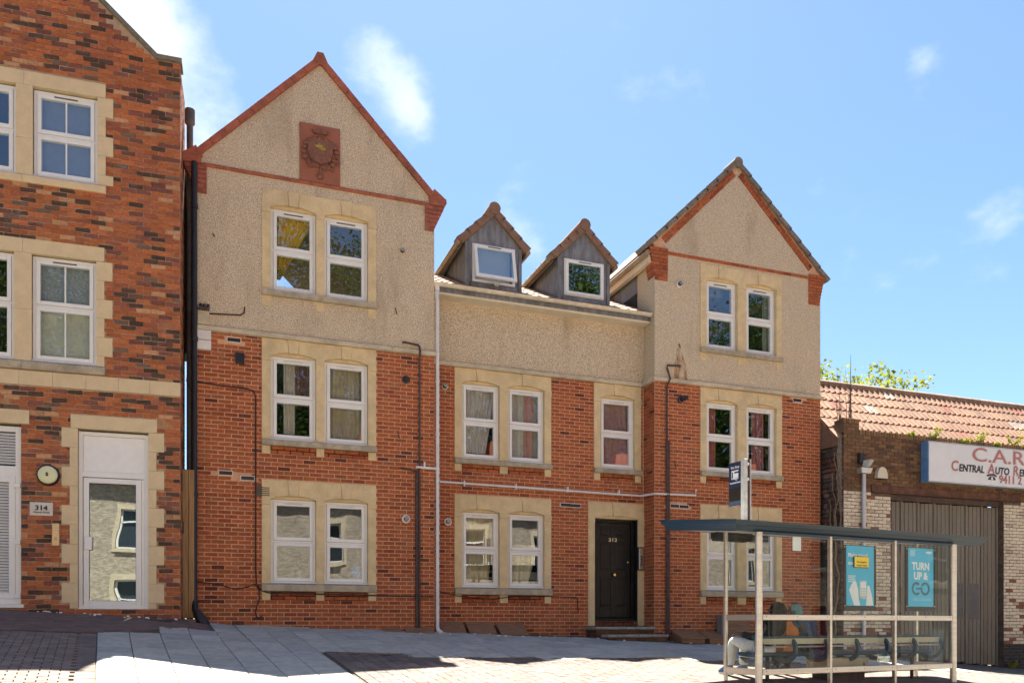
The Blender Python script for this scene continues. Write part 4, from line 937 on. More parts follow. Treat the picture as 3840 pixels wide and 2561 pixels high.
for i in range(3): MB().box(-1.87, -1.835, -.0155, -.013, 1.345 + .014 * i, 1.35 + .014 * i).build("speaker_slot", M["ink"], t, LF)

# ------------------------------------------------------------------ passage between the two buildings
gx0, gx1 = -.475, -.275
gate = empty("side_gate", (-.37, 15.35, .05), label="narrow brown timber gate closing the passage between the two buildings", cat="gate")
for i in range(2): a = gx0 + .01 + .098 * i; MB().bbox(a, a + .092, 15.30, 15.33, .10, 2.66, .006).build("board", M["fence"], gate)
MB().box(gx0 + .005, gx0 + .035, 15.24, 15.30, 1.55, 1.75).build("latch", M["black"], gate)
MB().box(gx0, gx1, 15.34, 15.38, .4, .5).build("ledge", M["fence"], gate)
t = tag(MB().box(gx0 - .01, gx1 + .03, 15.02, 15.5, -.3, .085).build("threshold_step", mat("clay block step", (0.19, 0.12, 0.10), .9, var=.2, bump=.2)), "clay coloured step in front of the passage gate", "step")
dp = empty("drainpipe", (-.27, 15.3, 0), label="black drainpipe with wrapped foot at the left corner of the pebbledash building", cat="pipe")
MB().tube([(-.275, 15.36, 8.0), (-.275, 15.36, .45), (-.26, 15.30, .25), (-.16, 15.2, .06), (-.06, 15.16, -.02)], [.05, .05, .055, .10, .06], 12).build("pipe", M["black"], dp, smooth=True)
for z in (2.2, 4.9, 7.2): MB().tube([(-.275, 15.36, z), (-.275, 15.36, z + .07)], .062, 12).build("collar", M["black"], dp, smooth=True)

# ================================================================== brick repair garage on the right
YG = 14.85
gar = empty("garage_building", (16.5, 15.2, -.95), label="old sooty brick garage with white painted piers, grey folding doors and a pantile roof", cat="building")
def old_col(x, z):
    h = random.random(); k = random.uniform(.75, 1.2); c = (0.20, 0.115, 0.055)
    if h < .3: c = (0.165, 0.088, 0.048)
    elif h < .42: c = (0.10, 0.06, 0.042)
    return (c[0] * k, c[1] * k, c[2] * k)
def paint_col(x, z):
    h = random.random(); k = random.uniform(.88, 1.08); c = (0.68, 0.59, 0.45)
    if h < .10: c = (0.48, 0.40, 0.31)
    if random.random() < .02 + (.16 if z < .6 else 0): c = (0.25, 0.11, 0.07)
    if z < -.45 and x > 18: c = (0.05, 0.05, 0.052)
    return (c[0] * k, c[1] * k, c[2] * k)
DX0, DX1, DZ = 14.64, 18.15, 2.975
zt = 2.995
xb0, xb1 = 14.07, 22.0
gw = MB(); panel(gw, 13.29, 24, -2.2, 4.30, [(DX0, DX1, -2.5, 3.165), (xb0, 18.75, 2.975, 3.165)], YG + .012, .34); gw.box(13.30, 13.73, YG + .012, YG + .4, 4.28, 4.52); gw.box(13.30, 13.6, YG + .03, 22, -2.2, 4.0); gw.build("mortar_wall", M["mortar_g"], gar)
bh = .079; hol = [(DX0, DX1, -3, 3.165), (xb0, 18.72, 2.96, 3.17)]
up = brick_cells(13.29, 24, zt, 4.265, hol, zoff=zt, bh=bh); up += brick_cells(13.29, 13.735, 4.27, 4.50, [], zoff=zt + 16 * bh, bh=bh); lo = brick_cells(13.29, 24, -1.9, zt - .004, hol, zoff=zt - 70 * bh, bh=bh)
lay_bricks(gar, up, YG, WORLD, old_col, M["old_o"], M["old_a"], 150, rough=.004, stuff_name="old_brickwork")
lay_bricks(gar, lo, YG, WORLD, paint_col, M["paint_o"], M["paint_a"], 150, rough=.005, stuff_name="painted_brickwork")
for a, b_, z, n in ((13.74, 22.0, 4.268, 106), (13.29, 13.735, 4.505, 6)):
    for i in range(n):
        x0 = a + (b_ - a) * i / n; o = MB().bbox(x0 + .005, x0 + (b_ - a) / n - .005, YG - .003 - random.uniform(0, .008), YG + .1, z, z + .104 + random.uniform(-.006, .004), .006).build("coping_brick", M["old_o"], gar); o.color = (*jit((0.21, 0.125, 0.06), .25), 1)
    MB().box(a, b_, YG + .01, YG + .3, z - .01, z + .09).build("coping_bed", M["mortar_g"], gar)
# ragged flank of rubble and old brick beside the pebbledash building
rub = MB(); rr = random.Random(21); z = -.6; nst = 0
rub_m = [mat_brick("dark rubble", "obj", .6, (0.02, 0.018, 0.016)), None]
stones = []
while z < 4.15:
    h = rr.uniform(.07, .13); y = YG + .02
    while y < 15.50:
        w = rr.uniform(.09, .24); stones.append((y, min(y + w, 15.52), z, z + h)); y += w + .008
    z += h + .012
for i, (a, b_, c, d) in enumerate(stones):
    if b_ - a < .04: continue
    dep = rr.uniform(-.05, .035); base = rr.choice([(0.12, 0.062, 0.048), (0.085, 0.06, 0.05), (0.15, 0.10, 0.08), (0.10, 0.085, 0.075)])
    q = MB().add([(13.30, a, c), (13.30, b_, c), (13.30, b_, d), (13.30, a, d), (13.285 - dep * .4 - .03, a + .012, c + .012), (13.285 - dep * .4 - .03, b_ - .012, c + .01), (13.285 - dep * .4 - .035, b_ - .012, d - .014), (13.285 - dep * .4 - .03, a + .014, d - .012)], [(4, 5, 6, 7), (0, 1, 5, 4), (1, 2, 6, 5), (2, 3, 7, 6), (3, 0, 4, 7)])
    q.v = [(x + rr.uniform(-.008, .008), y + rr.uniform(-.007, .007), z_ + rr.uniform(-.007, .007)) for x, y, z_ in q.v]
    o = q.build("rubble_stone", rub_m[0], gar); o.color = (*jit(base, .35, rr), 1)
pb = MB(); pts = [(YG + .01, 4.3), (15.1, 4.2)]; edge = [(YG + .01, 2.55)]
prof = [(15.02, 4.25), (14.97, 4.0), (15.03, 3.8), (14.98, 3.5), (15.06, 3.3), (14.95, 3.1), (15.0, 2.9), (14.93, 2.7), (14.90, 2.4), (14.93, 2.1), (14.88, 1.7)]
pb.add([(13.235, YG + .005, z_) for _, z_ in prof] + [(13.24 + rr.uniform(-.01, .01), y_, z_) for y_, z_ in prof] + [(13.30, y_ + .01, z_) for y_, z_ in prof], [(i, i + 1, len(prof) + i + 1, len(prof) + i) for i in range(len(prof) - 1)] + [(len(prof) + i, len(prof) + i + 1, 2 * len(prof) + i + 1, 2 * len(prof) + i) for i in range(len(prof) - 1)])
pb.build("broken_plaster", mat("grey broken plaster", (0.28, 0.235, 0.17), .95, var=.3, scale=14, dirt=.4, bump=.5), gar)
ivy = empty("ivy_stem", (13.2, 15.1, .0), label="bare twisted ivy stem on the dark rubble flank of the garage", cat="climber")
for s in range(4):
    pts = []; y = 14.98 + .09 * s; 
    for i in range(26): zz = -.5 + i * .175; pts.append((13.20 + .015 * math.sin(i + s), y + .055 * math.sin(i * .55 + s * 1.7) + .03 * math.sin(i * 1.9 + s), zz))
    MB().tube(pts[: 26 - 3 * s], [.026 * (1 - .6 * i / 26) for i in range(len(pts[: 26 - 3 * s]))], 6).build("stem", mat("dry ivy bark", (0.20, 0.145, 0.09), .95, var=.3, scale=20, bump=.3), ivy, smooth=True)
# beam over the doors
bm_ = MB(); bm_.box(xb0 + .005, 18.72, YG - .035, YG + .2, 2.985, 3.002); bm_.box(xb0 + .005, 18.72, YG - .035, YG + .2, 3.145, 3.162); bm_.box(xb0 + .005, 18.72, YG - .012, YG + .1, 3.0, 3.15)
bm_.build("steel_beam", mat("rusty steel beam", (0.115, 0.05, 0.03), .85, var=.4, scale=5, dirt=.6, dirt_c=(0.03, 0.02, 0.016), bump=.3), gar)
MB().box(DX0, DX1, YG + .10, YG + .16, 2.86, 2.985).build("door_track", M["pipe_b"], gar)
# folding doors: seven leaves of grooved boards
M["leaf"] = mat("weathered grey door board", (0.205, 0.185, 0.15), .8, var=.18, scale=4, stretch=(14, 14, .5), dirt=.55, dirt_c=(0.09, 0.06, 0.04), bump=.1)
M["patch"] = mat("grey paint patch", (0.12, 0.118, 0.118), .7, var=.1)
nl = 7; lw = (DX1 - DX0) / nl
for i in range(nl):
    xa, xc = DX0 + lw * i, DX0 + lw * (i + 1); ya, yc = (YG + .30, YG + .17) if i % 2 == 0 else (YG + .27, YG + .17)
    gz = min(g(xa, YG), g(xc, YG)) + .03; root_leaf = None
    def mp(p, xa=xa, xc=xc, ya=ya, yc=yc): t_ = (p.x) / lw; return Vector((xa + (xc - xa) * t_, ya + (yc - ya) * t_ + p.y, p.z))
    b = MB(); b.box(.0, .035, -.012, .04, gz, 2.86); b.box(lw - .05, lw - .012, -.022, .04, gz - .02, 2.86); leaf = b.map(mp).build("door_leaf", M["leaf"], gar)
    for k in range(4):
        x0 = .037 + (lw - .09) * k / 4; x1 = .037 + (lw - .09) * (k + 1) / 4; MB().bbox(x0 + .003, x1 - .003, 0, .03, gz + random.uniform(0, .02), 2.855, .010).map(mp).build("board", M["leaf"], leaf)
    if i in (4, 5): MB().box(.06, .40, -.006, .0, .12, .98).map(mp).build("paint_patch", M["patch"], leaf)
MB().box(DX0, DX1, YG + .45, YG + .5, -2, 3.1).build("door_backing", M["dark"], gar)
# roof
GP = math.atan2(5.96 - 4.22, 16.6 - 14.98); gl = math.hypot(5.96 - 4.22, 16.6 - 14.98)
MB().prism_x([(14.98, 4.16), (16.6, 5.90), (18.3, 4.1), (14.98, 4.0)], 13.19, 25).build("roof_deck", M["roof"], gar)
tm2 = tile_mesh(.34, gl / 6 + .05, 2, .042, M["tile"], 6, .02)
def gt(): 
    c = (0.31, 0.175, 0.108) if random.random() > .1 else random.choice([(0.36, 0.30, 0.24), (0.30, 0.12, 0.075)])
    return jit(c, .15)
lay_tiles(gar, tm2, 13.20, 22.7, .34, 14.99, 4.185, GP, 6, .45, gl / 6, gt)
for i in range(22):
    x = 13.2 + .44 * i; o = MB().tube([(x + .003, 16.62, 5.92), (x + .437, 16.62, 5.92)], .115, 10).build("ridge_tile", M["tile"], gar, smooth=True); o.color = (*jit((0.25, 0.165, 0.11), .2), 1)
# garage sign
sgn = empty("garage_sign", (17.4, YG - .12, 3.28), label="long white garage sign with blue edge reading C.A.R. Central Auto Repairs", cat="sign")
y0, y1 = YG - .22, YG - .02
MB().box(15.53, 19.6, y0 + .004, y1, 3.305, 4.195).build("sign_box", mat("white sign face", (0.74, 0.75, 0.74), .4, var=.03, scale=3, dirt=.10, dirt_c=(0.35, 0.33, 0.27)), sgn)
fb = MB(); fb.box(15.50, 15.535, y0 - .004, y1, 3.28, 4.22); MB().box(15.536, 19.64, y0 - .004, y1, 4.196, 4.22).build("top_trim", M["alu"], sgn); MB().box(15.536, 19.64, y0 - .004, y1, 3.28, 3.304).build("bottom_trim", M["alu"], sgn)
fb.build("edge_trim", mat("faded blue trim", (0.10, 0.22, 0.40), .5, var=.15, scale=6, dirt=.3, dirt_c=(0.2, 0.22, 0.24)), sgn)
M["sign_red"] = mat("faded red lettering", (0.46, 0.16, 0.14), .5, var=.08); M["sign_ghost"] = mat("pale letter shading", (0.62, 0.58, 0.54), .5)
yt = y0 - .002
text_mb("C.A.R.", .46, 16.86, 3.855, yt, "LEFT", .012, .0, .001, sx=1.55).build("lettering", M["sign_ghost"], sgn); text_mb("C.A.R.", .46, 16.84, 3.845, yt - .003, "LEFT", .001, .0, .001, sx=1.55).build("lettering", M["sign_red"], sgn)
def words(parts, x, z, y):
    for s, size, m_ in parts:
        b = text_mb(s, size, x, z, y, "LEFT", .006, .12, .001, sx=.93); b.build("lettering", m_, sgn); x = max(p[0] for p in b.v) + (.02 if size < .25 else .012)
        if s.endswith("L") or s.endswith("O"): x += .09
words([("C", .335, M["sign_red"]), ("ENTRAL", .235, M["ink"]), ("A", .335, M["sign_red"]), ("UTO", .235, M["ink"]), ("R", .335, M["sign_red"]), ("EPAIRS", .235, M["ink"])], 16.20, 3.58, yt - .003)
text_mb("9411 2", .27, 17.72, 3.375, yt - .003, "LEFT", .006, .0, .001).build("lettering", M["sign_red"], sgn)
tel = MB(); tel.prism([(17.29 + .20 + .13 * math.cos(t) * .9, 3.43 + .09 * math.sin(t)) for t in [math.pi * k / 10 for k in range(11)]], yt - .004, yt + .001)
tel.prism([(17.49 + .175 * math.cos(t), 3.50 + .075 * math.sin(t)) for t in [math.pi * (.08 + .84 * k / 10) for k in range(11)]] + [(17.49 + .125 * math.cos(t), 3.495 + .04 * math.sin(t)) for t in [math.pi * (.92 - .84 * k / 10) for k in range(11)]], yt - .0045, yt + .001)
tel.build("telephone_symbol", M["ink"], sgn); MB().lathe_y([(.035, yt - .006), (.03, yt - .0075)], 17.49, 3.465, 12).build("telephone_dial", M["white_paint"], sgn)
# lights and alarm on the garage
t = empty("floodlight", (13.82, YG - .06, 3.36), label="grey floodlight and box on top of a conduit against the garage pillar", cat="floodlight")
MB().lathe_z([(.045, -1.0), (.045, 3.37)], 13.79, YG - .07, 12).build("conduit", mat("galvanised conduit", (0.50, 0.50, 0.52), .45, metal=.5, var=.08), t, smooth=True)
MB().add([(13.64, YG - .16, 3.50), (13.96, YG - .16, 3.50), (13.96, YG - .005, 3.50), (13.64, YG - .005, 3.50), (13.67, YG - .14, 3.38), (13.93, YG - .14, 3.38), (13.93, YG - .005, 3.38), (13.67, YG - .005, 3.38)], [(3, 2, 1, 0), (4, 5, 6, 7), (0, 1, 5, 4), (1, 2, 6, 5), (2, 3, 7, 6), (3, 0, 4, 7)]).build("junction_box", M["alu"], t)
MB().add([(13.80, YG - .25, 3.67), (13.96, YG - .20, 3.67), (13.93, YG - .10, 3.52), (13.80, YG - .12, 3.52), (13.74, YG - .1, 3.66), (13.76, YG - .06, 3.53)], [(0, 1, 2, 3), (0, 3, 5, 4), (0, 4, 1), (1, 4, 5, 2), (3, 2, 5)]).build("lamp_head", M["alu"], t)
MB().bbox(13.665, 13.805, YG - .10, YG - .004, 3.60, 3.83, .02).build("lamp_back", M["black"], t)
AX = .07
t = empty("alarm_box", (14.30, YG - .05, 3.29), label="cream dome topped alarm box on the garage wall left of the sign", cat="alarm box")
MB().prism([(AX + a, c) for a, c in ((14.08, 3.30), (14.385, 3.30), (14.375, 3.42), (14.34, 3.50), (14.28, 3.55), (14.21, 3.555), (14.15, 3.53), (14.105, 3.45))], YG - .10, YG - .004).build("cover", mat("cream alarm cover", (0.62, 0.55, 0.40), .5, var=.03), t)
MB().box(14.16, 14.45, YG - .095, YG - .004, 3.285, 3.30).build("base", M["black"], t)
# ================================================================== pipes, cables and fittings on number 312
wp = empty("downpipe", (4.06, 15.40, -.2), label="white plastic downpipe between the left gable and the recessed middle wall", cat="pipe")
xw, yw = 4.085, 15.42
MB().tube([(xw + .03, 15.55, 6.55), (xw + .03, 15.55, 6.42), (xw, 15.46, 6.30), (xw, yw, 6.18), (xw, yw, -.06), (xw + .01, yw - .03, -.13), (xw + .05, yw - .10, -.17)], [.045, .045, .034, .034, .034, .045, .05], 12).build("pipe", M["pipe_w"], wp, smooth=True)
for z in (6.42, 5.62, 4.65, 3.65, 2.9, 1.75, .85): MB().tube([(xw, yw, z - .02), (xw, yw, z + .02)], .041, 12).build("clip", M["pipe_w"], wp, smooth=True)
t = empty("waste_pipe", (6.5, 15.87, 2.75), label="thin white waste pipe running level across the wall below the first floor windows", cat="pipe")
zz = lambda x: 2.83 - .008 * (x - 4.1)
MB().tube([(xw + .02, 15.44, 2.815), (4.25, 15.85, 2.81), (8.72, 15.86, 2.765), (8.80, 15.60, 2.76), (8.82, 15.415, 2.755), (9.82, 15.415, 2.77), (9.825, 15.415, 2.90)], .024, 10).build("pipe", M["pipe_w"], t, smooth=True)
for x in (4.75, 5.85, 7.0, 8.2): MB().box(x - .012, x + .012, 15.83, 15.91, 2.745, 2.86).build("bracket", M["pipe_w"], t)
t = empty("waste_pipe", (3.85, 15.40, 2.99), label="short white overflow pipe joining the downpipe from the left gable wall", cat="pipe")
MB().tube([(3.66, 15.42, 2.985), (4.12, 15.42, 2.975)], .026, 10).build("pipe", M["pipe_w"], t, smooth=True); MB().tube([(3.83, 15.42, 2.98), (3.83, 15.42, 3.09)], .02, 8).build("stub", M["pipe_w"], t, smooth=True)
t = empty("gas_pipe", (3.75, 15.4, -.1), label="rusty brown vertical pipe on the left gable wall beside the white downpipe", cat="pipe")
MB().tube([(3.42, YF + .03, 5.33), (3.42, 15.42, 5.33), (3.71, 15.42, 5.305), (3.73, 15.42, 5.28), (3.73, 15.36, 5.15), (3.73, 15.42, 5.02), (3.73, 15.42, -.1)], .020, 8).build("pipe", M["pipe_b"], t, smooth=True)
MB().tube([(3.68, 15.425, 2.92), (3.68, 15.425, -.08)], .030, 8).build("pipe", M["pipe_b"], t, smooth=True); MB().tube([(3.36, YF - .01, 2.95), (3.60, 15.425, 2.92), (3.68, 15.425, 2.9)], .020, 8).build("pipe", M["pipe_b"], t, smooth=True)
t = empty("gas_pipe", (9.12, 15.4, -.3), label="rusty brown vertical pipe on the right gable wall near the black door", cat="pipe")
MB().tube([(9.44, YF + .02, 5.52), (9.44, 15.42, 5.52), (9.13, 15.42, 5.50), (9.115, 15.42, 5.45), (9.16, 15.36, 5.2), (9.11, 15.41, 5.05), (9.11, 15.41, -.35)], .020, 8).build("pipe", M["pipe_b"], t, smooth=True)
MB().tube([(9.155, 15.42, 3.9), (9.155, 15.42, -.35)], .032, 8).build("pipe", M["pipe_b"], t, smooth=True)
M["cable"] = mat("dark brown cable", (0.035, 0.016, 0.013), .7)
def cable(pts, r, label, name="cable"): tag(MB().tube(pts, r, 6).build(name, M["cable"], smooth=True), label, "cable")
yc = YF - .014
cable([(-.26, yc, 4.22), (.2, yc, 4.19), (.55, yc, 4.185), (.70, yc, 4.15), (.745, yc, 4.06), (.745, yc, 1.0), (.76, yc, .72), (.83, yc - .02, .60), (.98, yc - .07, .555), (2.95, yc - .07, .53), (4.0, yc, .52)], .013, "brown cable looping down the left gable wall and along its lower sill")
cable([(-.26, yc, .74), (.1, yc, .70), (.4, yc, .62), (.62, yc, .66), (.72, yc, .72), (.80, yc, .62), (.81, yc, .45), (.74, yc, .22), (.76, yc, .13), (.82, yc, .11), (.86, yc, .16)], .011, "brown cable drooping low on the left wall with a hooked loose end")
cable([(4.2, YM - .014, .66), (4.6, YM - .02, .56), (5.3, YM - .04, .50), (5.9, YM - .05, .57), (6.6, YM - .04, .575), (7.22, YM - .014, .56), (7.25, YM - .014, .50), (7.25, YM - .014, .30), (7.28, YM - .014, .26)], .009, "thin brown cable under the ground floor window left of the black door")
cable([(-.20, YF - .05, 5.50), (-.33, YF - .08, 5.42), (-.37, YF - .08, 5.25), (-.31, YF - .07, 5.10), (-.2, YF - .05, 5.05)], .014, "grey cable loop at the left end of the stone band")
cable([(-.03, YF - .02, 5.43), (.35, YF - .015, 5.46), (.49, YF - .015, 5.47), (.55, YF - .012, 5.52), (.56, YF - .012, 5.63)], .012, "short brown cable across the pebbledash above the stone band")
cable([(-.255, 15.40, 5.0), (-.38, 15.38, 4.4), (-.40, 15.38, 4.2), (-.30, 15.40, 4.0), (-.27, 15.40, 3.9)], .010, "thin cable hanging in the passage between the buildings")
t = empty("bracket", (-.1, YF, 5.4), label="old dark telephone bracket at the left end of the stone band", cat="bracket")
b = MB(); b.box(-.19, -.03, YF - .06, YF + .01, 5.47, 5.52); b.build("plate", M["pipe_b"], t)
for x in (-.17, -.11, -.05): MB().lathe_z([(.022, 5.52), (.03, 5.54), (.022, 5.56), (.026, 5.58)], x, YF - .04, 8).build("insulator", M["black"], t)
MB().box(-.22, -.03, YF - .035, YF + .005, 5.23, 5.465).build("packing_stone", M["course"], t)
t = empty("junction_box", (-.13, YF, 4.8), label="pair of stacked white utility boxes below the stone band", cat="utility box")
for z0, z1 in ((4.955, 5.12), (4.78, 4.945)): MB().bbox(-.23, .0, YF - .075, YF, z0, z1, .008).build("box", M["pipe_w"], t)
def flue(x, z, y, r, style, label):
    t = empty("flue_vent", (x, y, z - r), label=label, cat="vent")
    ring = M["black"] if style == "black" else (M["pipe_w"] if style == "white" else M["course"])
    MB().lathe_y([(r, y), (r, y - .018), (r * .72, y - .028)], x, z, 20).build("flange", ring, t, smooth=True)
    MB().lathe_y([(r * .62, y - .02), (r * .62, y - .075), (r * .5, y - .085)], x, z, 16).build("terminal", M["black"] if style != "white" else M["pipe_b"], t, smooth=True)
    for k in (-.3, 0, .3): MB().box(x - r * .5, x + r * .5, y - .092, y - .085, z + r * k - .006, z + r * k + .006).build("grille_bar", M["alu"] if style != "black" else M["seal"], t)
flue(3.40, 7.05, YF, .062, "stone", "round flue vent on the pebbledash of the tall left gable")
flue(3.475, 4.63, YF, .075, "black", "round black flue vent on the brick beside the middle window of the left gable")
flue(3.475, 1.99, YF, .08, "white", "round flue vent with white collar beside the lowest window of the left gable")
flue(4.36, 4.71, YM, .068, "stone", "round flue vent high on the recessed brick wall beside the downpipe")
flue(4.425, 2.03, YM, .075, "white", "round flue vent with white collar on the recessed wall beside the downpipe")
flue(9.43, 7.27, YF, .072, "white", "round white flue vent on the pebbledash of the right gable")
t = empty("security_camera", (9.46, YF, 4.75), label="small black security camera on the brick of the right gable", cat="camera")
MB().lathe_y([(.07, YF), (.07, YF - .03), (.04, YF - .04)], 9.455, 4.80, 16).build("base", M["black"], t, smooth=True); MB().tube([(9.455, YF - .04, 4.80), (9.47, YF - .10, 4.81), (9.55, YF - .17, 4.82)], [.05, .055, .04], 12).build("barrel", M["black"], t, smooth=True)
MB().lathe_y([(.052, YF - .042), (.052, YF - .05)], 9.455, 4.80, 16).build("collar_ring", M["alu"], t)
t = empty("vent_box", (.47, YF, 4.62), label="square brown vent hood on the brick left of the middle window", cat="vent")
MB().prism_x([(YF, 4.63), (YF - .06, 4.63), (YF - .05, 4.79), (YF, 4.80)], .40, .555).build("hood", M["black"], t); MB().box(.41, .545, YF - .05, YF - .01, 4.60, 4.63).build("grille", M["seal"], t)
t = empty("door_entry_panel", (8.74, YM, 1.15), label="metal door entry panel with buttons on the stone right of the black door", cat="intercom")
MB().bbox(8.665, 8.80, YM - .06, YM - .013, 1.16, 1.66, .01).build("case", M["black"], t); MB().bbox(8.685, 8.785, YM - .068, YM - .058, 1.18, 1.64, .004).build("face_plate", M["steel"], t)
for i in range(7): MB().bbox(8.715, 8.76, YM - .074, YM - .066, 1.25 + .034 * i, 1.272 + .034 * i, .003).build("button", M["ink"], t)
for x, z, y, l in ((3.27, 5.86, YF, .11), (3.32, 3.52, YF, .13), (9.42, 5.92, YF, .07), (9.31, 3.36, YF, .12), (.03, 6.80, YF, .05)):
    tag(MB().tube([(x, y + .01, z + l), (x, y - .03, z + l * .8), (x + .012, y - .035, z), (x + .03, y - .02, z - .01)], .010, 6).build("wall_hook", M["pipe_b"], smooth=True), {3.27: "rusty hook in the pebbledash right of the top left window", 3.32: "rusty hook in the brick right of the middle left window", 9.42: "rusty hook above the orange stain on the right gable", 9.31: "rusty hook in the brick left of the bus stop flag", .03: "small rusty fixing in the pebbledash left of the top window"}[x], "hook")
# rust stain on the pebbledash is a thin wash of its own
st_m, nt, bb = _nt("orange rust stain"); bb.inputs["Base Color"].default_value = (0.38, 0.17, 0.06, 1); bb.inputs["Roughness"].default_value = .95
n_ = _noise(nt, 9, 4, .6, (1, 1, .3)); nt.links.new(_ramp(nt, n_, .36, .72, 0.05, .75), bb.inputs["Alpha"])
MB().poly([(9.38, YF + .001, 5.90), (9.46, YF + .001, 5.90), (9.60, YF + .001, 5.55), (9.64, YF + .001, 5.245), (9.30, YF + .001, 5.245), (9.33, YF + .001, 5.6)]).build("rust_stain", st_m, house)
# roof stacks
for x, y, z0, z1, r_, m_, lab in ((4.42, 17.6, 7.6, 8.56, .07, M["black"], "black capped roof vent pipe behind the left dormer"), (8.62, 18.2, 7.6, 9.35, .05, M["pipe_w"], "tall slim pale roof vent pipe right of the right dormer")):
    t = empty("vent_pipe", (x, y, z0), label=lab, cat="vent pipe"); MB().lathe_z([(r_, z0), (r_, z1 - .18)], x, y, 12).build("pipe", m_, t, smooth=True); MB().lathe_z([(r_ * 1.5, z1 - .20), (r_ * 1.15, z1 - .05), (r_ * 1.3, z1 - .03), (r_ * 1.3, z1)], x, y, 12).build("cowl", m_, t, smooth=True)
# curtains and blinds just inside the glass
def curtain(key, x0f, x1f, z0f, z1f, c, label, folds=7, amp=.018, taper=None, back=.19, name="curtain", hues=None):
    x0, x1, z0, z1, y = WIN[key]; a, b_ = x0 + (x1 - x0) * x0f, x0 + (x1 - x0) * x1f; c0, c1 = z0 + (z1 - z0) * z0f, z0 + (z1 - z0) * z1f; n = 48; mb = MB(); rows = 6
    for i in range(n + 1):
        t_ = i / n
        for j in range(rows + 1):
            s = j / rows; xr = a + (b_ - a) * t_
            if taper: xr = a + (b_ - a) * t_ * (taper + (1 - taper) * s)
            mb.v.append((xr, y + back + amp * math.sin(t_ * folds * 2 * math.pi + .6 * s) + .006 * math.sin(t_ * 40 + s * 3), c0 + (c1 - c0) * s))
    for i in range(n):
        for j in range(rows):
            k = i * (rows + 1) + j; mb.f.append((k, k + rows + 1, k + rows + 2, k + 1)); mb.c.append(hues[min(len(hues) - 1, int(i / n * len(hues)))] if hues else c)
    m_ = mat("curtain fabric", None, .95, tint="attr", var=.10, scale=8); o = mb.build(name, m_, None, smooth=True, tint=True, fix=False); tag(o, label, "blind" if name == "blind" else "curtain")
curtain("L2a", .12, .98, .18, .97, (0.62, 0.40, 0.03), "mustard yellow curtain drawn aside in the top left window of the left gable", 6, .03, taper=.12)
curtain("L1a", .30, .55, .1, .95, (0.60, 0.55, 0.46), "pale narrow curtain in the left first floor window of the left gable", 3, .02)
curtain("L1b", .05, .95, .05, .95, (0.42, 0.34, 0.23), "beige net curtain in the right first floor window of the left gable", 9, .01)
curtain("L1a", .55, 1.0, .45, .95, (0.20, 0.10, 0.10), "dark red curtain beside the pale one in the left gable", 4, .02, back=.23)
curtain("M1a", .04, .96, .10, .97, (0.56, 0.50, 0.43), "white net curtain in the left window over the recessed ground floor", 8, .015, taper=.72)
curtain("M1b", .05, .95, .05, .97, (0.5, 0.3, 0.3), "striped pink and pale green curtain in the first floor middle window", 5, .015, hues=[(.32, .17, .16), (.50, .44, .40), (.55, .55, .47), (.52, .27, .24), (.55, .30, .27), (.36, .42, .38)])
curtain("S1a", .03, .97, .03, .97, (0.38, 0.19, 0.20), "dusky pink blind filling the single window above the black door", 2, .008, name="blind")
curtain("R1a", .06, .45, .05, .95, (0.42, 0.13, 0.12), "red patterned curtain in the left first floor window of the right gable", 4, .02)
curtain("R1b", .35, .75, .05, .95, (0.40, 0.16, 0.15), "red patterned curtain in the right first floor window of the right gable", 4, .02)
curtain("R2b", .72, .96, .05, .95, (0.24, 0.25, 0.22), "dark sage curtain edge in the top right window of the right gable", 2, .015)
curtain("R0a", .05, .95, .5, .95, (0.42, 0.42, 0.34), "pale half blind in the left ground floor window behind the shelter", 1, .004, name="blind")
curtain("M0a", .1, .95, .08, .95, (0.50, 0.40, 0.20), "cream ruched blind in the ground floor window beside the downpipe", 3, .03, name="blind", taper=.8)
curtain("M0b", .1, .95, .05, .6, (0.62, 0.56, 0.34), "pale yellow drape in the ground floor window left of the black door", 2, .05, taper=.6)
for key, z0f, z1f, c, lab in (((-2.19, -1.267, 5.06, 5.82), 0, 0, (0.30, 0.33, 0.36), "grey blind in the upper half of the first floor window of the brick building"), ((-2.19, -1.267, 4.22, 5.02), 0, 0, (0.55, 0.57, 0.48), "frosted film on the lower half of the first floor window of the brick building"), ((-2.17, -1.255, 7.16, 8.48), 0, 0, (0.17, 0.20, 0.25), "slate blue blind in the second floor window of the brick building")):
    x0, x1, z0, z1 = key; tag(MB().box(x0 + .05, x1 - .05, .155, .165, z0, z1).build("blind", mat("blind " + lab[:12], c, .9, var=.06, scale=6), None, LF), lab, "blind")
# things on the ground floor sill of the left gable
x0, x1, z0, z1, y = WIN["L0a"]; px = x0 + .50
MB().box(x0 - .1, WIN["L0b"][1] + .1, y + .16, y + .5, z0 - .05, z0 + .10).build("window_board", M["upvc"], house)
t = empty("pot_plant", (px, y + .27, z0 + .10), label="small plant in a dark green pot inside the lowest left window", cat="pot plant")
MB().lathe_z([(.05, z0 + .10), (.07, z0 + .24), (.075, z0 + .24)], px, y + .27, 12).build("pot", mat("dark green pot", (0.02, 0.09, 0.05), .4), t, smooth=True)
lb = MB(); rr = random.Random(4)
for i in range(9): a = rr.uniform(0, 6.28); l_ = rr.uniform(.08, .2); lb.tube([(px, y + .27, z0 + .24), (px + .4 * l_ * math.cos(a), y + .27 + .4 * l_ * math.sin(a), z0 + .24 + l_)], [.012, .003], 4)
lb.build("leaves", mat("houseplant green", (0.07, 0.12, 0.03), .7), t)
x0, x1, z0, z1, y = WIN["L0b"]
t = empty("plastic_bag", (x0 + .62, y + .26, z0 + .10), label="crumpled bright blue plastic bag inside the lowest left gable window", cat="bag")
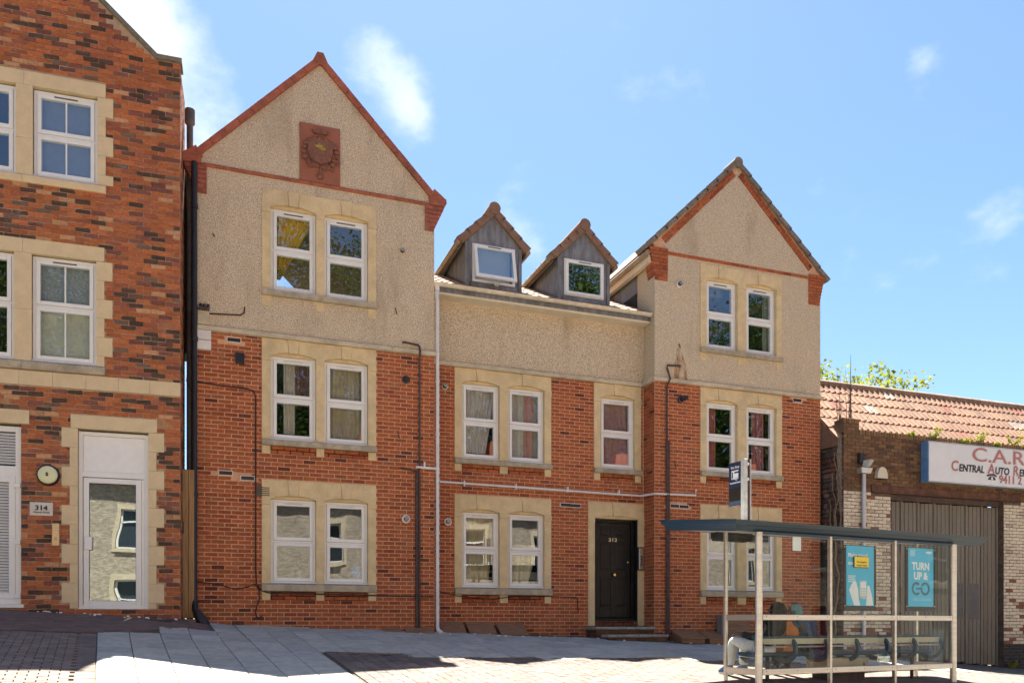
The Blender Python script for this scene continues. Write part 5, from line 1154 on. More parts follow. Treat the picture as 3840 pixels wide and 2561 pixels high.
b = MB(); blob(b, x0 + .60, z0 + .27, .10, .12, .08, y + .26, 14, 3, .3); blob(b, x0 + .66, z0 + .20, .08, .10, .07, y + .24, 12, 8, .35); b.build("bag", mat("bright blue plastic", (0.03, 0.20, 0.55), .35, var=.4, scale=14), t)
tag(MB().bbox(x0 + .18, x0 + .52, y + .28, y + .45, z0 + .10, z0 + .46, .01).build("black_box", M["black"]), "black box standing inside the lowest left gable window beside the blue bag", "box")
# timber covers along the foot of the walls
def cover(x0, x1, y0, y1, hf, hb, label, lean=False):
    xm_ = (x0 + x1) / 2; zb = min(g(x0, y0), g(x1, y0)) - .02; t = empty("timber_cover", (xm_, (y0 + y1) / 2, zb), label=label, cat="timber box", group="timber covers along the wall foot")
    b = MB(); b.prism_x([(y0, zb), (y1, zb), (y1, zb + hb - .02), (y0, zb + hf - .02)], x0 + .02, x1 - .02); b.build("body", M["timber"], t)
    n = 5; L_ = math.hypot(y1 - y0 + .04, hb - hf); 
    for i in range(n):
        a, c = i / n, (i + 1) / n; ya, yb2 = y0 - .03 + (y1 - y0 + .03) * a, y0 - .03 + (y1 - y0 + .03) * c - .006; za, zc = zb + hf - .02 + (hb - hf) * a, zb + hf - .02 + (hb - hf) * c
        MB().prism_x([(ya, za), (yb2, zc), (yb2, zc + .022), (ya, za + .022)], x0, x1).build("slat", M["timber"], t)
    return t
cover(3.02, 3.36, 15.30, 15.44, .02, .10, "low timber cover half sunk at the foot of the left gable, leftmost of the row")
cover(3.44, 3.98, 15.22, 15.44, .03, .14, "low timber cover at the foot of the left gable beside the white downpipe")
cover(4.20, 4.72, 15.62, 15.90, .04, .26, "sloping timber cover on the recessed wall right of the white downpipe")
cover(4.78, 5.34, 15.58, 15.90, .05, .27, "sloping timber cover under the recessed ground floor window, middle of three")
cover(5.42, 6.0, 15.54, 15.90, .05, .28, "sloping timber cover under the recessed ground floor window, nearest the door")
cover(9.22, 9.82, 15.02, 15.44, .15, .31, "timber box with sloping lid right of the door steps")
cover(9.90, 10.55, 15.02, 15.44, .15, .31, "timber box with sloping lid beside the bus shelter, right of the first")
t = empty("slatted_screen", (10.75, 15.3, -.5), label="tall slatted timber panel leaning on the wall behind the bus shelter", cat="timber screen")
zb = g(10.8, 15.3) - .02
for i in range(5): z0 = zb + .05 + .125 * i; y_ = 15.22 + .035 * i; MB().prism_x([(y_, z0), (y_ + .03, z0), (y_ + .06, z0 + .118), (y_ + .03, z0 + .118)], 10.50, 11.15).build("slat", M["timber"], t)
MB().box(10.36, 10.50, 15.24, 15.43, zb, zb + .66).build("side_board", mat("grey board", (0.20, 0.185, 0.165), .8, var=.1), t)
sl = MB(); rr = random.Random(9)
for i in range(40):
    x = 4.1 + i * .12; w_ = .22 + .10 * math.sin(i * .4) + .05 * rr.random(); y1 = (15.9 if x < 8.8 else 15.45); sl.v += [(x, y1, g(x, y1) + .02), (x, y1 - w_ - .1, g(x, y1 - w_ - .1) + .006)]
sl.f = [(2 * i, 2 * i + 1, 2 * i + 3, 2 * i + 2) for i in range(39)]; sl.c = [(1, 1, 1)] * 39; sl.build("soil_strip", M["soil"], pavement, fix=False)
sl = MB()
for i in range(40):
    x = 8.95 + i * .115; w_ = .30 + .10 * math.sin(i * .5) + .05 * rr.random(); sl.v += [(x, 15.45, g(x, 15.45) + .02), (x, 15.45 - w_ - .2, g(x, 15.25 - w_) + .006)]
sl.f = [(2 * i, 2 * i + 1, 2 * i + 3, 2 * i + 2) for i in range(39)]; sl.c = [(1, 1, 1)] * 39; sl.build("soil_strip", M["soil"], pavement, fix=False)
lit = MB()
for i in range(60):
    x = rr.uniform(-2.6, -.5) if i < 25 else rr.uniform(3.5, 11); y_ = (14.9 - .02 * x - rr.uniform(0.02, .2)) if i < 25 else (15.4 if x > 8.8 else 15.6) - rr.uniform(.1, .5); z_ = g(x, y_); s = rr.uniform(.008, .022); lit.box(x - s, x + s, y_ - s, y_ + s, z_, z_ + s)
lit.build("litter", M["white_paint"], kind="stuff")
tag(MB().box(-.95, -.60, 14.60, 14.76, g(-.78, 14.7) - .01, g(-.78, 14.7) + .018).build("drain_cover", M["black"]), "small black drain cover in the block paving by the brick building", "drain cover")
# ================================================================== bus shelter on the pavement, open towards the building
SF = Frame((7.03, 9.47, 0), RA)
def gs(u, v): p = SF.w((u, v, 0)); return g(p.x, p.y)
sh = empty("bus_shelter", (2.0, .6, gs(2, .6)), SF, label="glass and steel bus shelter with dark blue roof edge on the pavement", cat="bus shelter")
M["blue"] = mat("dark blue painted metal", (0.018, 0.050, 0.088), .38, var=.08, scale=4, stretch=(.3, .3, 4)); M["blue_seat"] = mat("blue bench metal", (0.022, 0.062, 0.105), .42, var=.12, dirt=.15)
M["sheen"] = mat("worn petrol blue edge", (0.022, 0.045, 0.060), .40, var=.2, scale=3, stretch=(.5, .5, 10))
BAY = 1.34; UE = BAY * 3
def zr(v): return 1.255 + .106 * v
for u, nm in ((0, "post"), (UE, "post")):
    MB().lathe_z([(.05, gs(u, 0) - .05), (.05, zr(0))], u, 0, 18).build("post", M["steel"], sh, SF, smooth=True)
for u in (BAY, 2 * BAY): MB().bbox(u - .021, u + .021, -.025, .03, gs(u, 0) - .02, zr(0), .004).build("mullion", M["steel"], sh, SF)
for u in (-.005, UE + .0): MB().bbox(u - .022, u + .022, .64, .685, gs(u, .66) - .02, zr(.66), .004).build("back_post", M["steel"], sh, SF)
for k in range(3):
    a, b_ = BAY * k + (.052 if k == 0 else .023), BAY * (k + 1) - (.052 if k == 2 else .023)
    for z0, z1 in ((.052, .132), (-.70, -.615)): 
        r_ = MB().bbox(a, b_, -.03, .012, z0, z1, .006).build("rail", M["steel"], sh, SF)
        for x in (a + .06, (a + b_) / 2, b_ - .06): MB().lathe_y([(.007, -.03), (.006, -.034)], x, (z0 + z1) / 2 + .01, 8).build("rivet", M["seal"], r_, SF)
    [MB().poly([(a, .016, z0), (b_, .016, z0), (b_, .016, z1), (a, .016, z1)]).build("glass_pane", M["glass_s"], sh, SF) for z0, z1 in ((.125, zr(0)), (-.622, .058))]
for uu in (0, UE):
    for z0, z1 in ((.052, .132), (-.70, -.615)): MB().box(uu - .02, uu + .012, .05, .642, z0, z1).build("side_rail", M["steel"], sh, SF)
    MB().box(uu - .006, uu + .002, .05, .642, .125, zr(.1)).build("side_pane", M["glass_s"], sh, SF); MB().box(uu - .006, uu + .002, .05, .642, -.622, .058).build("side_pane", M["glass_s"], sh, SF)
# roof: shallow tray with a moulded blue edge
U0, U1, V0, V1 = -.46, 4.80, -.06, 1.60
def rp(u, v, dz): return (u, v, zr(v) + dz)
rb_ = MB(); rb_.add([rp(U0 + .13, V0 + .13, .004), rp(U1 - .13, V0 + .13, .004), rp(U1 - .13, V1 - .13, .004), rp(U0 + .13, V1 - .13, .004), rp(U0 + .10, V0 + .10, .148), rp(U1 - .10, V0 + .10, .148), rp(U1 - .10, V1 - .10, .148), rp(U0 + .10, V1 - .10, .148)],
       [(3, 2, 1, 0), (4, 5, 6, 7), (0, 1, 5, 4), (1, 2, 6, 5), (2, 3, 7, 6), (3, 0, 4, 7)]); rb_.build("roof_panel", mat("pale roof panel", (0.46, 0.46, 0.43), .4, var=.06), sh, SF)
EP = [(.150, .000), (.085, .0), (.080, .018), (.066, .026), (.026, .082), (.016, .088), (-.012, .132), (-.016, .152), (.15, .156)]   # (inset, height)
def edge(axis, m_):
    b = MB(); P = []
    for ins, h in EP:
        if axis == "front": P.append((rp(U0 + ins, V0 + ins, h), rp(U1 - ins, V0 + ins, h)))
        if axis == "back": P.append((rp(U1 - ins, V1 - ins, h), rp(U0 + ins, V1 - ins, h)))
        if axis == "left": P.append((rp(U0 + ins, V1 - ins, h), rp(U0 + ins, V0 + ins, h)))
        if axis == "right": P.append((rp(U1 - ins, V0 + ins, h), rp(U1 - ins, V1 - ins, h)))
    n = len(P); b.add([p for p, _ in P] + [q for _, q in P], [(i, i + 1, n + i + 1, n + i) for i in range(n - 1)]); return b.build("roof_edge", m_, sh, SF)
fe = edge("front", M["sheen"]); edge("back", M["blue"]); edge("left", M["blue"]); edge("right", M["blue"])
MB().box(-.0, UE, -.02, .05, 1.24, 1.262).build("head_rail", M["blue"], sh, SF)
# display, flag and notices are things of their own
t = empty("departure_display", (.55, 1.1, 1.27), SF, label="black electronic display box hanging under the shelter roof", cat="display")
b = MB(); b.prism([(.17, 1.37), (.17, 1.29), (.20, 1.25), (.80, 1.25), (.84, 1.28), (.84, 1.37)], 1.04, 1.2); b.build("case", M["black"], t, SF)
t = empty("bus_stop_flag", (.3, .6, 1.45), SF, label="tall grey bus stop pole with dark blue flag sign above the shelter roof", cat="sign")
zb, zt_ = 1.44, 2.385
MB().bbox(.245, .315, .56, .63, zb, zt_, .008).build("pole", mat("chipped grey pole", (0.50, 0.49, 0.45), .55, var=.12, scale=12, dirt=.35, dirt_c=(0.22, 0.2, 0.16)), t, SF)
MB().box(.316, .36, .585, .625, zb, zt_ - .002).build("slot", M["pipe_b"], t, SF); MB().box(.361, .378, .56, .63, zb, zt_ - .004).build("pole_edge", M["alu"], t, SF)
for z in (zt_ - .07, zt_ - .29): MB().bbox(.322, .354, .572, .586, z - .02, z + .02, .004).build("clip", M["white_paint"], t, SF)
fl_ = MB().box(.262, .274, .632, .905, 1.73, 2.365).build("flag_panel", mat("navy flag panel", (0.020, 0.030, 0.080), .4, var=.05), t, SF)
MB().box(.259, .2625, .645, .895, 1.80, 1.99).build("timetable_panel", mat("dark route panel", (0.022, 0.018, 0.014), .35, var=.2), t, SF)
MB().box(.258, .2625, .645, .895, 1.745, 1.795).build("stripe", mat("slate stripe", (0.05, 0.085, 0.115), .4), t, SF)
def side_text(s, size, v, z, m_, name="lettering", bold=.001):
    b = text_mb(s, size, 0, 0, 0, "CENTER", bold, .0, .001); b.v = [(.259 + y * .5, v - x, z + zz) for x, y, zz in b.v]; b.build(name, m_, t, SF)
side_text("Bus Stop", .05, .768, 2.275, M["white_paint"]); side_text("Northcote Road", .033, .768, 2.055, M["white_paint"])
ic = MB(); W = M["white_paint"]
for a, b_, c, d in ((.845, .805, 2.115, 2.245), (.805, .70, 2.225, 2.245), (.805, .785, 2.115, 2.225), (.785, .70, 2.115, 2.20), (.845, .70, 2.115, 2.128)): ic.box(.2575, .2615, b_, a, c, d)
ic.build("bus_symbol", W, t, SF); ib = MB(); ib.box(.2565, .2575, .812, .835, 2.135, 2.225); ib.build("bus_symbol_window", M["ink"], t, SF)
ib = MB(); k0 = len(ib.v); ib.lathe_y([(.022, 0), (.022, -.002)], 0, 0, 14); ib.v = [(.257 + y, .74 - x, 2.118 + z) for x, y, z in ib.v]; ib.build("bus_symbol_wheel", W, t, SF); ib = MB().lathe_y([(.010, 0), (.010, -.003)], 0, 0, 12); ib.v = [(.256 + y, .74 - x, 2.118 + z) for x, y, z in ib.v]; ib.build("bus_symbol_hub", M["ink"], t, SF)
def poster(u0, u1, z0, z1, label):
    t = empty("poster", ((u0 + u1) / 2, .03, z0 - .05), SF, label=label, cat="poster")
    MB().box(u0 - .035, u1 + .055, .034, .06, z0 - .075, z1 + .012).build("frame", M["black"], t, SF); MB().box(u0, u1, .029, .0335, z0, z1).build("sheet", mat("turquoise print", (0.05, 0.46, 0.70), .35, var=.04, scale=3), t, SF)
    for x in (u0 - .03, u1 + .035):
        for z in (z0 - .0, z1 - .02): MB().lathe_y([(.010, .034), (.009, .028)], x, z, 8).build("screw", M["steel"], t, SF)
    return t
M["paper"] = mat("white print", (0.72, 0.78, 0.78), .5, var=.02); M["sky_print"] = mat("pale blue print", (0.30, 0.60, 0.76), .4); M["teal_print"] = mat("slate teal print", (0.045, 0.155, 0.215), .4)
def txt(t, s, size, x, z, m_, al="LEFT", bold=.002, y=.0285, sx=1.0): text_mb(s, size, x, z, y, al, bold, .0, .0005, sx=sx).build("lettering", m_, t, SF)
t = poster(1.70, 2.27, .27, 1.15, "turquoise travel poster with a picture of a hand and card machine behind the shelter glass")
txt(t, "Make travel", .085, 1.735, .985, M["paper"]); txt(t, "easier", .085, 1.735, .87, M["paper"])
for i, l_ in enumerate((.15, .14, .15, .12)): MB().box(1.735, 1.735 + l_, .0275, .0287, .70 - .028 * i, .712 - .028 * i).build("text_line", M["paper"], t, SF)
hand = MB(); hand.prism([(1.86, .275), (1.80, .40), (1.755, .50), (1.80, .58), (1.855, .64), (1.90, .62), (1.94, .50), (1.95, .38), (1.98, .275)], .0272, .0288); hand.build("picture_hand", M["paper"], t, SF)
hand = MB(); hand.prism([(2.10, .275), (2.12, .42), (2.13, .56), (2.17, .57), (2.22, .44), (2.255, .275)], .0270, .0288); hand.build("picture_hand", M["paper"], t, SF)
MB().prism([(1.965, .40), (2.0, .37), (2.09, .37), (2.12, .40), (2.11, .64), (1.97, .64)], .0262, .027).build("picture_machine", mat("pale grey print", (0.48, 0.56, 0.55), .5), t, SF); MB().box(1.985, 2.10, .0255, .026, .53, .62).build("picture_screen", M["paper"], t, SF)
b = MB()
for i in range(4):
    for j in range(3): b.box(1.988 + .03 * i, 2.008 + .03 * i, .0254, .026, .42 + .035 * j, .438 + .035 * j)
b.build("picture_keys", M["paper"], t, SF)
t = poster(3.02, 3.59, .27, 1.17, "turquoise poster reading TURN UP and GO behind the right bay of shelter glass")
txt(t, "TURN", .155, 3.30, .84, M["paper"], "CENTER", .006, sx=.95); txt(t, "UP &", .155, 3.30, .69, M["paper"], "CENTER", .006, sx=.95)
def ring(cx, cz, r0, r1, a0, a1, y0=.0275, y1=.0287):
    n = 22; P = [(cx + r1 * math.cos(R(a0 + (a1 - a0) * i / n)), cz + r1 * math.sin(R(a0 + (a1 - a0) * i / n))) for i in range(n + 1)] + [(cx + r0 * math.cos(R(a1 - (a1 - a0) * i / n)), cz + r0 * math.sin(R(a1 - (a1 - a0) * i / n))) for i in range(n + 1)]
    return MB().prism(P, y0, y1)
ring(3.20, .545, .065, .105, 45, 315).build("lettering", M["teal_print"], t, SF); ring(3.40, .545, .065, .105, -170, 150).build("lettering", M["teal_print"], t, SF)
MB().prism([(3.20, .53), (3.30, .53), (3.30, .505), (3.35, .545), (3.30, .585), (3.30, .56), (3.20, .56)], .027, .0286).build("arrow", M["teal_print"], t, SF)
MB().box(3.06, 3.17, .0275, .0287, 1.04, 1.14).build("logo_block", M["sky_print"], t, SF); txt(t, "WEST", .05, 3.42, 1.09, M["paper"], bold=.003)
for i in range(2): MB().box(3.12, 3.55, .0275, .0287, .385 - .02 * i, .393 - .02 * i).build("text_line", M["sky_print"], t, SF)
t = empty("stopping_notice", (1.97, -.03, .84), SF, label="small yellow notice reading No stopping except buses on the shelter glass", cat="sign")
MB().bbox(1.83, 2.135, .004, .0115, .83, .995, .003).build("edge", M["ink"], t, SF); MB().box(1.836, 2.129, .001, .0035, .836, .989).build("plate", mat("yellow notice", (0.78, 0.60, 0.05), .4, var=.03), t, SF)
text_mb("No stopping", .040, 1.983, .90, .0008, "CENTER", .0008, .0, .0004).build("lettering", M["ink"], t, SF); text_mb("except buses", .040, 1.983, .852, .0008, "CENTER", .0008, .0, .0004).build("lettering", M["ink"], t, SF)
tag(MB().box(.64, .80, .021, .0225, 1.03, 1.225).build("paper_notice", M["paper"], None, SF), "blank white paper sheet stuck inside the shelter glass near the left post", "notice")
tag(ring(2.45, -.51, .0, .135, 0, 360, .0108, .0116).build("round_sticker", mat_glass("clear scratched film", .10, (.86, .9, .88), 0), None, SF), "round clear scratched sticker low on the shelter glass", "sticker")
# bench
be = empty("bus_bench", (2.0, .4, gs(2, .4)), SF, label="blue metal bus stop bench with cream backrest panel under the shelter", cat="bench")
B0, B1 = .20, 3.98
SN = 7; spn = (B1 - B0)
for i in range(6):
    a, b_ = B0 + spn * i / 6 + .003, B0 + spn * (i + 1) / 6 - .003
    MB().tube([(a, .20, -.185), (b_, .20, -.185)], .018, 10).build("top_rail", M["blue_seat"], be, SF, smooth=True)
    MB().prism_x([(.205, -.285), (.225, -.285), (.215, -.205), (.195, -.205)], a, b_).build("backrest", mat("cream bench panel", (0.46, 0.45, 0.34), .5, var=.06, dirt=.15), be, SF)
    MB().tube([(a, .22, -.325), (b_, .22, -.325)], .012, 8).build("lower_rail", M["alu"], be, SF, smooth=True)
    MB().prism_x([(.30, -.445), (.34, -.47), (.62, -.455), (.655, -.43), (.64, -.405), (.60, -.40), (.34, -.41)], a, b_).build("seat", M["blue_seat"], be, SF)
for i in range(7):
    u = B0 + spn * i / 6; out = []; inn = []
    for k in range(13):
        a = R(100 + 165 * k / 12); out.append((.36 + .235 * math.cos(a), -.36 + .205 * math.sin(a))); inn.append((.37 + .185 * math.cos(a), -.355 + .15 * math.sin(a)))
    prof = out + [(.46, -.555), (.60, -.47), (.44, -.48)] + inn[::-1]
    MB().prism_x(prof, u - .022, u + .022).build("arm", M["blue_seat"], be, SF)
for u in (.55, 2.0, 3.6): MB().lathe_z([(.028, gs(u, .42) - .02), (.028, -.46)], u, .42, 12).build("leg", M["black"], be, SF, smooth=True)
t = empty("metal_plinth", (2.05, .5, gs(2, .5)), SF, label="low cream metal plinth numbered 9 with rusty edge beneath the shelter bench", cat="plinth")
zp = gs(2.05, .2)
MB().bbox(1.62, 2.50, .30, .72, zp + .13, zp + .36, .02).build("cover", mat("chipped cream paint", (0.50, 0.44, 0.32), .6, var=.12, scale=5, dirt=.45, dirt_c=(0.19, 0.10, 0.05)), t, SF); MB().box(1.70, 2.44, .34, .68, zp - .03, zp + .13).build("base", M["pipe_b"], t, SF)
text_mb("9", .085, 2.37, zp + .22, .296, "CENTER", .001, .0, .001).build("numeral", M["ink"], t, SF)

# ------------------------------------------------------------------ two people on the bench, seen from behind
def skin(name, V, E, m_, parent, sub=2, root=0):
    """one continuous skinned surface from joints (position, radius) and bones"""
    me = bpy.data.meshes.new(name); me.from_pydata([Vector(p) for p, *_ in V], E, []); o = bpy.data.objects.new(name, me); col.objects.link(o)
    o.modifiers.new("skin", "SKIN").use_smooth_shade = True; s = o.modifiers.new("sub", "SUBSURF"); s.levels = s.render_levels = sub
    if not me.skin_vertices: me.skin_vertices.new()
    for sv, (p, rx, ry) in zip(me.skin_vertices[0].data, V): sv.radius = (rx, ry)
    me.skin_vertices[0].data[root].use_root = True
    bpy.context.view_layer.update(); dg = bpy.context.evaluated_depsgraph_get(); m2 = bpy.data.meshes.new_from_object(o.evaluated_get(dg)); bpy.data.objects.remove(o); bpy.data.meshes.remove(me)
    lo = Vector([min(v.co[i] for v in m2.vertices) for i in range(3)]); hi = Vector([max(v.co[i] for v in m2.vertices) for i in range(3)]); c = (lo + hi) / 2
    for v in m2.vertices: v.co -= c
    for p in m2.polygons: p.use_smooth = True
    m2.materials.clear(); m2.materials.append(m_); m2.name = name
    return link(name, m2, c, parent, SF)
def hand(V, E, wrist, fwd, side, up):
    """palm and five curled fingers growing from the wrist joint"""
    fwd, side, up = Vector(fwd).normalized(), Vector(side).normalized(), Vector(up).normalized(); w = Vector(V[wrist][0]); V.append((w + fwd * .05, .034, .018)); p = len(V) - 1; E.append((wrist, p)); base = w + fwd * .085
    for k, (off, ln) in enumerate(((-.028, .062), (-.010, .074), (.009, .070), (.027, .054))):
        a = base + side * off; V.append((a, .011, .011)); V.append((a + fwd * ln * .5 - up * .012, .009, .009)); V.append((a + fwd * ln * .75 - up * .038, .007, .007)); n = len(V); E += [(p, n - 3), (n - 3, n - 2), (n - 2, n - 1)]
    V.append((w + fwd * .035 - side * .045 - up * .008, .011, .011)); V.append((w + fwd * .075 - side * .055 - up * .02, .009, .009)); n = len(V); E += [(p, n - 2), (n - 2, n - 1)]
def seated(label, skin_c, hip, lean, knees, feet, jacket_m, trouser_m, shoe_m, sole_m, head, look):
    hip = Vector(hip); lean = Vector(lean); neck = hip + lean; sx = Vector((1, 0, 0)); root = empty("person", (hip.x, hip.y, gs(hip.x, 1.0)), SF, label=label, cat="person")
    mid, chest = hip + lean * .38 + Vector((0, -.03, .0)), hip + lean * .74 + Vector((0, -.035, .01)); hd = Vector(head); sk = mat("brown skin", skin_c, .55, var=.06)
    V = [(hip, .15, .11), (mid, .14, .10), (chest, .155, .105), (neck, .055, .055), (hd - Vector((0, 0, .05)), .062, .07), (hd + Vector((0, 0, .045)), .078, .092), (hd + Vector((0, 0, .10)), .05, .06)]; E = [(0, 1), (1, 2), (2, 3), (3, 4), (4, 5), (5, 6)]
    lk = Vector(look).normalized(); V.append((hd + lk * .098 + Vector((0, 0, .0)), .014, .016)); E.append((5, 7)); V.append((hd + lk * .075 - Vector((0, 0, .062)), .03, .03)); E.append((4, 8))
    J = [(hip - Vector((0, .0, .02)), .185, .15), (mid, .18, .14), (chest, .19, .14), (neck + (hd - neck) * .12, .085, .085)]; JE = [(0, 1), (1, 2), (2, 3)]
    for s in (-1, 1):
        k = Vector(knees[0 if s < 0 else 1]); sh_ = chest + sx * (s * .17) + Vector((0, 0, .045)); el = sh_ + sx * (s * .07) + Vector((0, .06, -.25)); wr = k + Vector((.02 * -s, -.10, .10)); i = len(V)
        V += [(sh_, .058, .058), (el, .042, .042), (wr, .026, .024)]; E += [(2, i), (i, i + 1), (i + 1, i + 2)]; hand(V, E, i + 2, k + Vector((0, .05, .06)) - wr, (s * 1.0, 0, 0), (0, .2, 1))
        j = len(J); J += [(sh_, .085, .085), (el, .066, .066), (wr - (wr - el).normalized() * .04, .046, .046)]; JE += [(2, j), (j, j + 1), (j + 1, j + 2)]
    T = [(hip - Vector((0, .02, .01)), .16, .12)]; TE = []
    for s in (0, 1):
        k, f_ = Vector(knees[s]), Vector(feet[s]); h = hip + sx * (-.09 if s == 0 else .09) + Vector((0, .03, -.03)); i = len(V); V += [(h, .075, .075), (k, .052, .055), (k + (f_ - k) * .4, .050, .052), (f_, .034, .036)]; E += [(0, i), (i, i + 1), (i + 1, i + 2), (i + 2, i + 3)]
        j = len(T); T += [(h, .105, .10), ((h + k) / 2, .092, .09), (k, .078, .080), (k + (f_ - k) * .5, .075, .078), (f_ + (k - f_) * .12, .068, .072)]; TE += [(0, j), (j, j + 1), (j + 1, j + 2), (j + 2, j + 3), (j + 3, j + 4)]
    body = skin("body", V, E, sk, root); skin("jacket", J, JE, jacket_m, root); skin("trousers", T, TE, trouser_m, root)
    for f_ in feet:
        f_ = Vector(f_); gz = gs(f_.x, f_.y + .08); b = MB(); n = 12
        outl = [(.0, -.085), (.032, -.075), (.042, -.02), (.040, .06), (.047, .13), (.036, .19), (0, .205), (-.036, .19), (-.047, .13), (-.040, .06), (-.042, -.02), (-.032, -.075)]
        MB().prism_z([(f_.x + a, f_.y + c) for a, c in outl], gz + .002, gz + .034).build("shoe_sole", sole_m, root, SF)
        up = MB(); lay = [(1.0, .034, 0), (1.0, .055, 0), (.86, .085, -.012), (.60, .115, -.045), (.50, .14, -.055)]; kk = []
        for sc_, h, dy in lay: kk.append(len(up.v)); up.v += [(f_.x + a * (sc_ * .96 if h < .09 else min(1, sc_ + .3)), f_.y + .05 + (c - .05) * sc_ + dy, gz + h) for a, c in outl]
        for a, c in zip(kk, kk[1:]): up.f += [(a + i, a + (i + 1) % n, c + (i + 1) % n, c + i) for i in range(n)]; up.c += [(1, 1, 1)] * n
        up.f.append(tuple(kk[-1] + i for i in range(n))); up.c.append((1, 1, 1)); up.build("shoe", shoe_m, root, SF, smooth=True)
    for s in (-1, 1):
        e = MB(); sv = lk.cross(Vector((0, 0, 1))).normalized() * s; c = hd + sv * .082 + Vector((0, 0, .0)); e.tube([c - lk * .0, c + sv * .012 - lk * .012], [.022, .016], 8); e.build("ear", sk, root, SF, smooth=True)
        e = MB(); c = hd + lk * .083 + sv * .032 + Vector((0, 0, .022)); e.tube([c, c + lk * .008], [.011, .007], 8); e.build("eye", M["ink"], root, SF, smooth=True)
    m_ = MB(); c = hd + lk * .098 - Vector((0, 0, .052)); sv = lk.cross(Vector((0, 0, 1))).normalized(); m_.tube([c - sv * .022, c, c + sv * .022], .006, 6); m_.build("mouth", mat("lips", (0.12, 0.04, 0.035), .5), root, SF, smooth=True)
    return root, hd, lk
def wool(name, V, m_, root): return skin(name, V, [(i, i + 1) for i in range(len(V) - 1)], m_, root)
M["blackcloth"] = mat("black jacket cloth", (0.012, 0.011, 0.012), .85, var=.3, scale=20); M["whitecloth"] = mat("white cotton", (0.72, 0.71, 0.67), .9, var=.06, scale=14)
M["bluecloth"] = mat("faded blue denim", (0.045, 0.095, 0.165), .85, var=.25, scale=16); M["darkcloth"] = mat("charcoal cloth", (0.02, 0.02, 0.024), .9, var=.2); M["teal"] = mat("turquoise headscarf", (0.13, 0.33, 0.34), .85, var=.12, scale=14)
M["trainer"] = mat("blue trainer", (0.05, 0.13, 0.28), .6, var=.15); M["sole"] = mat("white sole", (0.70, 0.70, 0.68), .6, var=.05)
z1 = gs(.45, 1.05) + .08; z2 = gs(1.35, 1.05) + .08
p1, hd, lk = seated("person in white trousers, black jacket and blue trainers sitting at the bench end", (0.11, 0.06, 0.04), (.50, .50, -.315), (.30, .03, .41), [(.37, .93, -.235), (.60, .93, -.245)], [(.34, 1.00, z1), (.60, .98, z1)], M["blackcloth"], M["whitecloth"], M["trainer"], M["sole"], (.86, .56, .185), (.35, 1, -.1))
hr = MB(); rr = random.Random(6)
for c, r_ in ((Vector((.86, .53, .225)), .125), (Vector((.80, .53, .20)), .095), (Vector((.92, .53, .20)), .095), (Vector((.86, .49, .17)), .10)):
    k = len(hr.v); n = 14; rows = 8
    for i in range(rows + 1):
        t_ = math.pi * i / rows
        for j in range(n): q = 2 * math.pi * j / n; w = 1 + .07 * mnoise.noise(Vector((i * .9, j * .9, r_ * 50))); hr.v.append((c.x + r_ * w * math.sin(t_) * math.cos(q), c.y + r_ * w * math.sin(t_) * math.sin(q) * .9, c.z + r_ * .82 * w * math.cos(t_)))
    for i in range(rows): hr.f += [(k + i * n + j, k + i * n + (j + 1) % n, k + (i + 1) * n + (j + 1) % n, k + (i + 1) * n + j) for j in range(n)]; hr.c += [(1, 1, 1)] * n
hr.build("hair", mat("black curly hair", (0.012, 0.008, 0.008), .95, var=.4, scale=50, bump=.6), p1, SF, smooth=True)
p2, hd2, lk2 = seated("person in turquoise headscarf and faded blue jacket leaning left on the bench", (0.10, 0.05, 0.035), (1.43, .50, -.315), (-.16, .04, .42), [(1.26, .93, -.25), (1.48, .93, -.25)], [(1.24, 1.0, z2), (1.46, .98, z2)], M["bluecloth"], M["darkcloth"], M["ink"], M["sole"], (1.205, .56, .18), (-.7, .7, -.1))
wool("headscarf", [(hd2 - lk2 * .005 + Vector((0, 0, .115)), .06, .06), (hd2 - lk2 * .022 + Vector((0, 0, .06)), .098, .10), (hd2 - lk2 * .045 - Vector((0, 0, .01)), .095, .09), (hd2 - lk2 * .055 - Vector((0, .0, .09)), .085, .075), (hd2 - lk2 * .05 + Vector((.03, -.02, -.16)), .10, .08)], M["teal"], p2)
wool("coat_hem", [(Vector((1.43, .42, -.40)), .17, .10), (Vector((1.44, .34, -.46)), .15, .08), (Vector((1.45, .30, -.50)), .11, .05)], M["bluecloth"], p2)
bg = empty("orange_standin", (1.02, .50, -.40), SF, label="bright orange bag shape between the two seated people, standing in for a reflection", cat="bag")  # added bag shape stands in for an orange reflection in the glass
b = MB(); b.add([(.86, .43, -.40), (1.13, .43, -.40), (1.13, .60, -.40), (.86, .60, -.40), (.97, .47, .03), (1.15, .47, .05), (1.15, .56, .05), (.97, .56, .03), (.90, .40, -.15), (1.15, .40, -.13), (1.15, .62, -.13), (.90, .62, -.15)], [(3, 2, 1, 0), (0, 1, 9, 8), (1, 2, 10, 9), (2, 3, 11, 10), (3, 0, 8, 11), (8, 9, 5, 4), (9, 10, 6, 5), (10, 11, 7, 6), (11, 8, 4, 7), (4, 5, 6, 7)])
b.build("standin_body", mat("orange reflection colour", (0.62, 0.20, 0.03), .6, var=.15, scale=10), bg, SF); b = MB(); b.tube([(1.0, .47, .02), (1.03, .46, .09), (1.09, .46, .10), (1.13, .47, .04)], .008, 6); b.build("handle", mat("orange reflection colour", (0.62, 0.20, 0.03), .6), bg, SF)
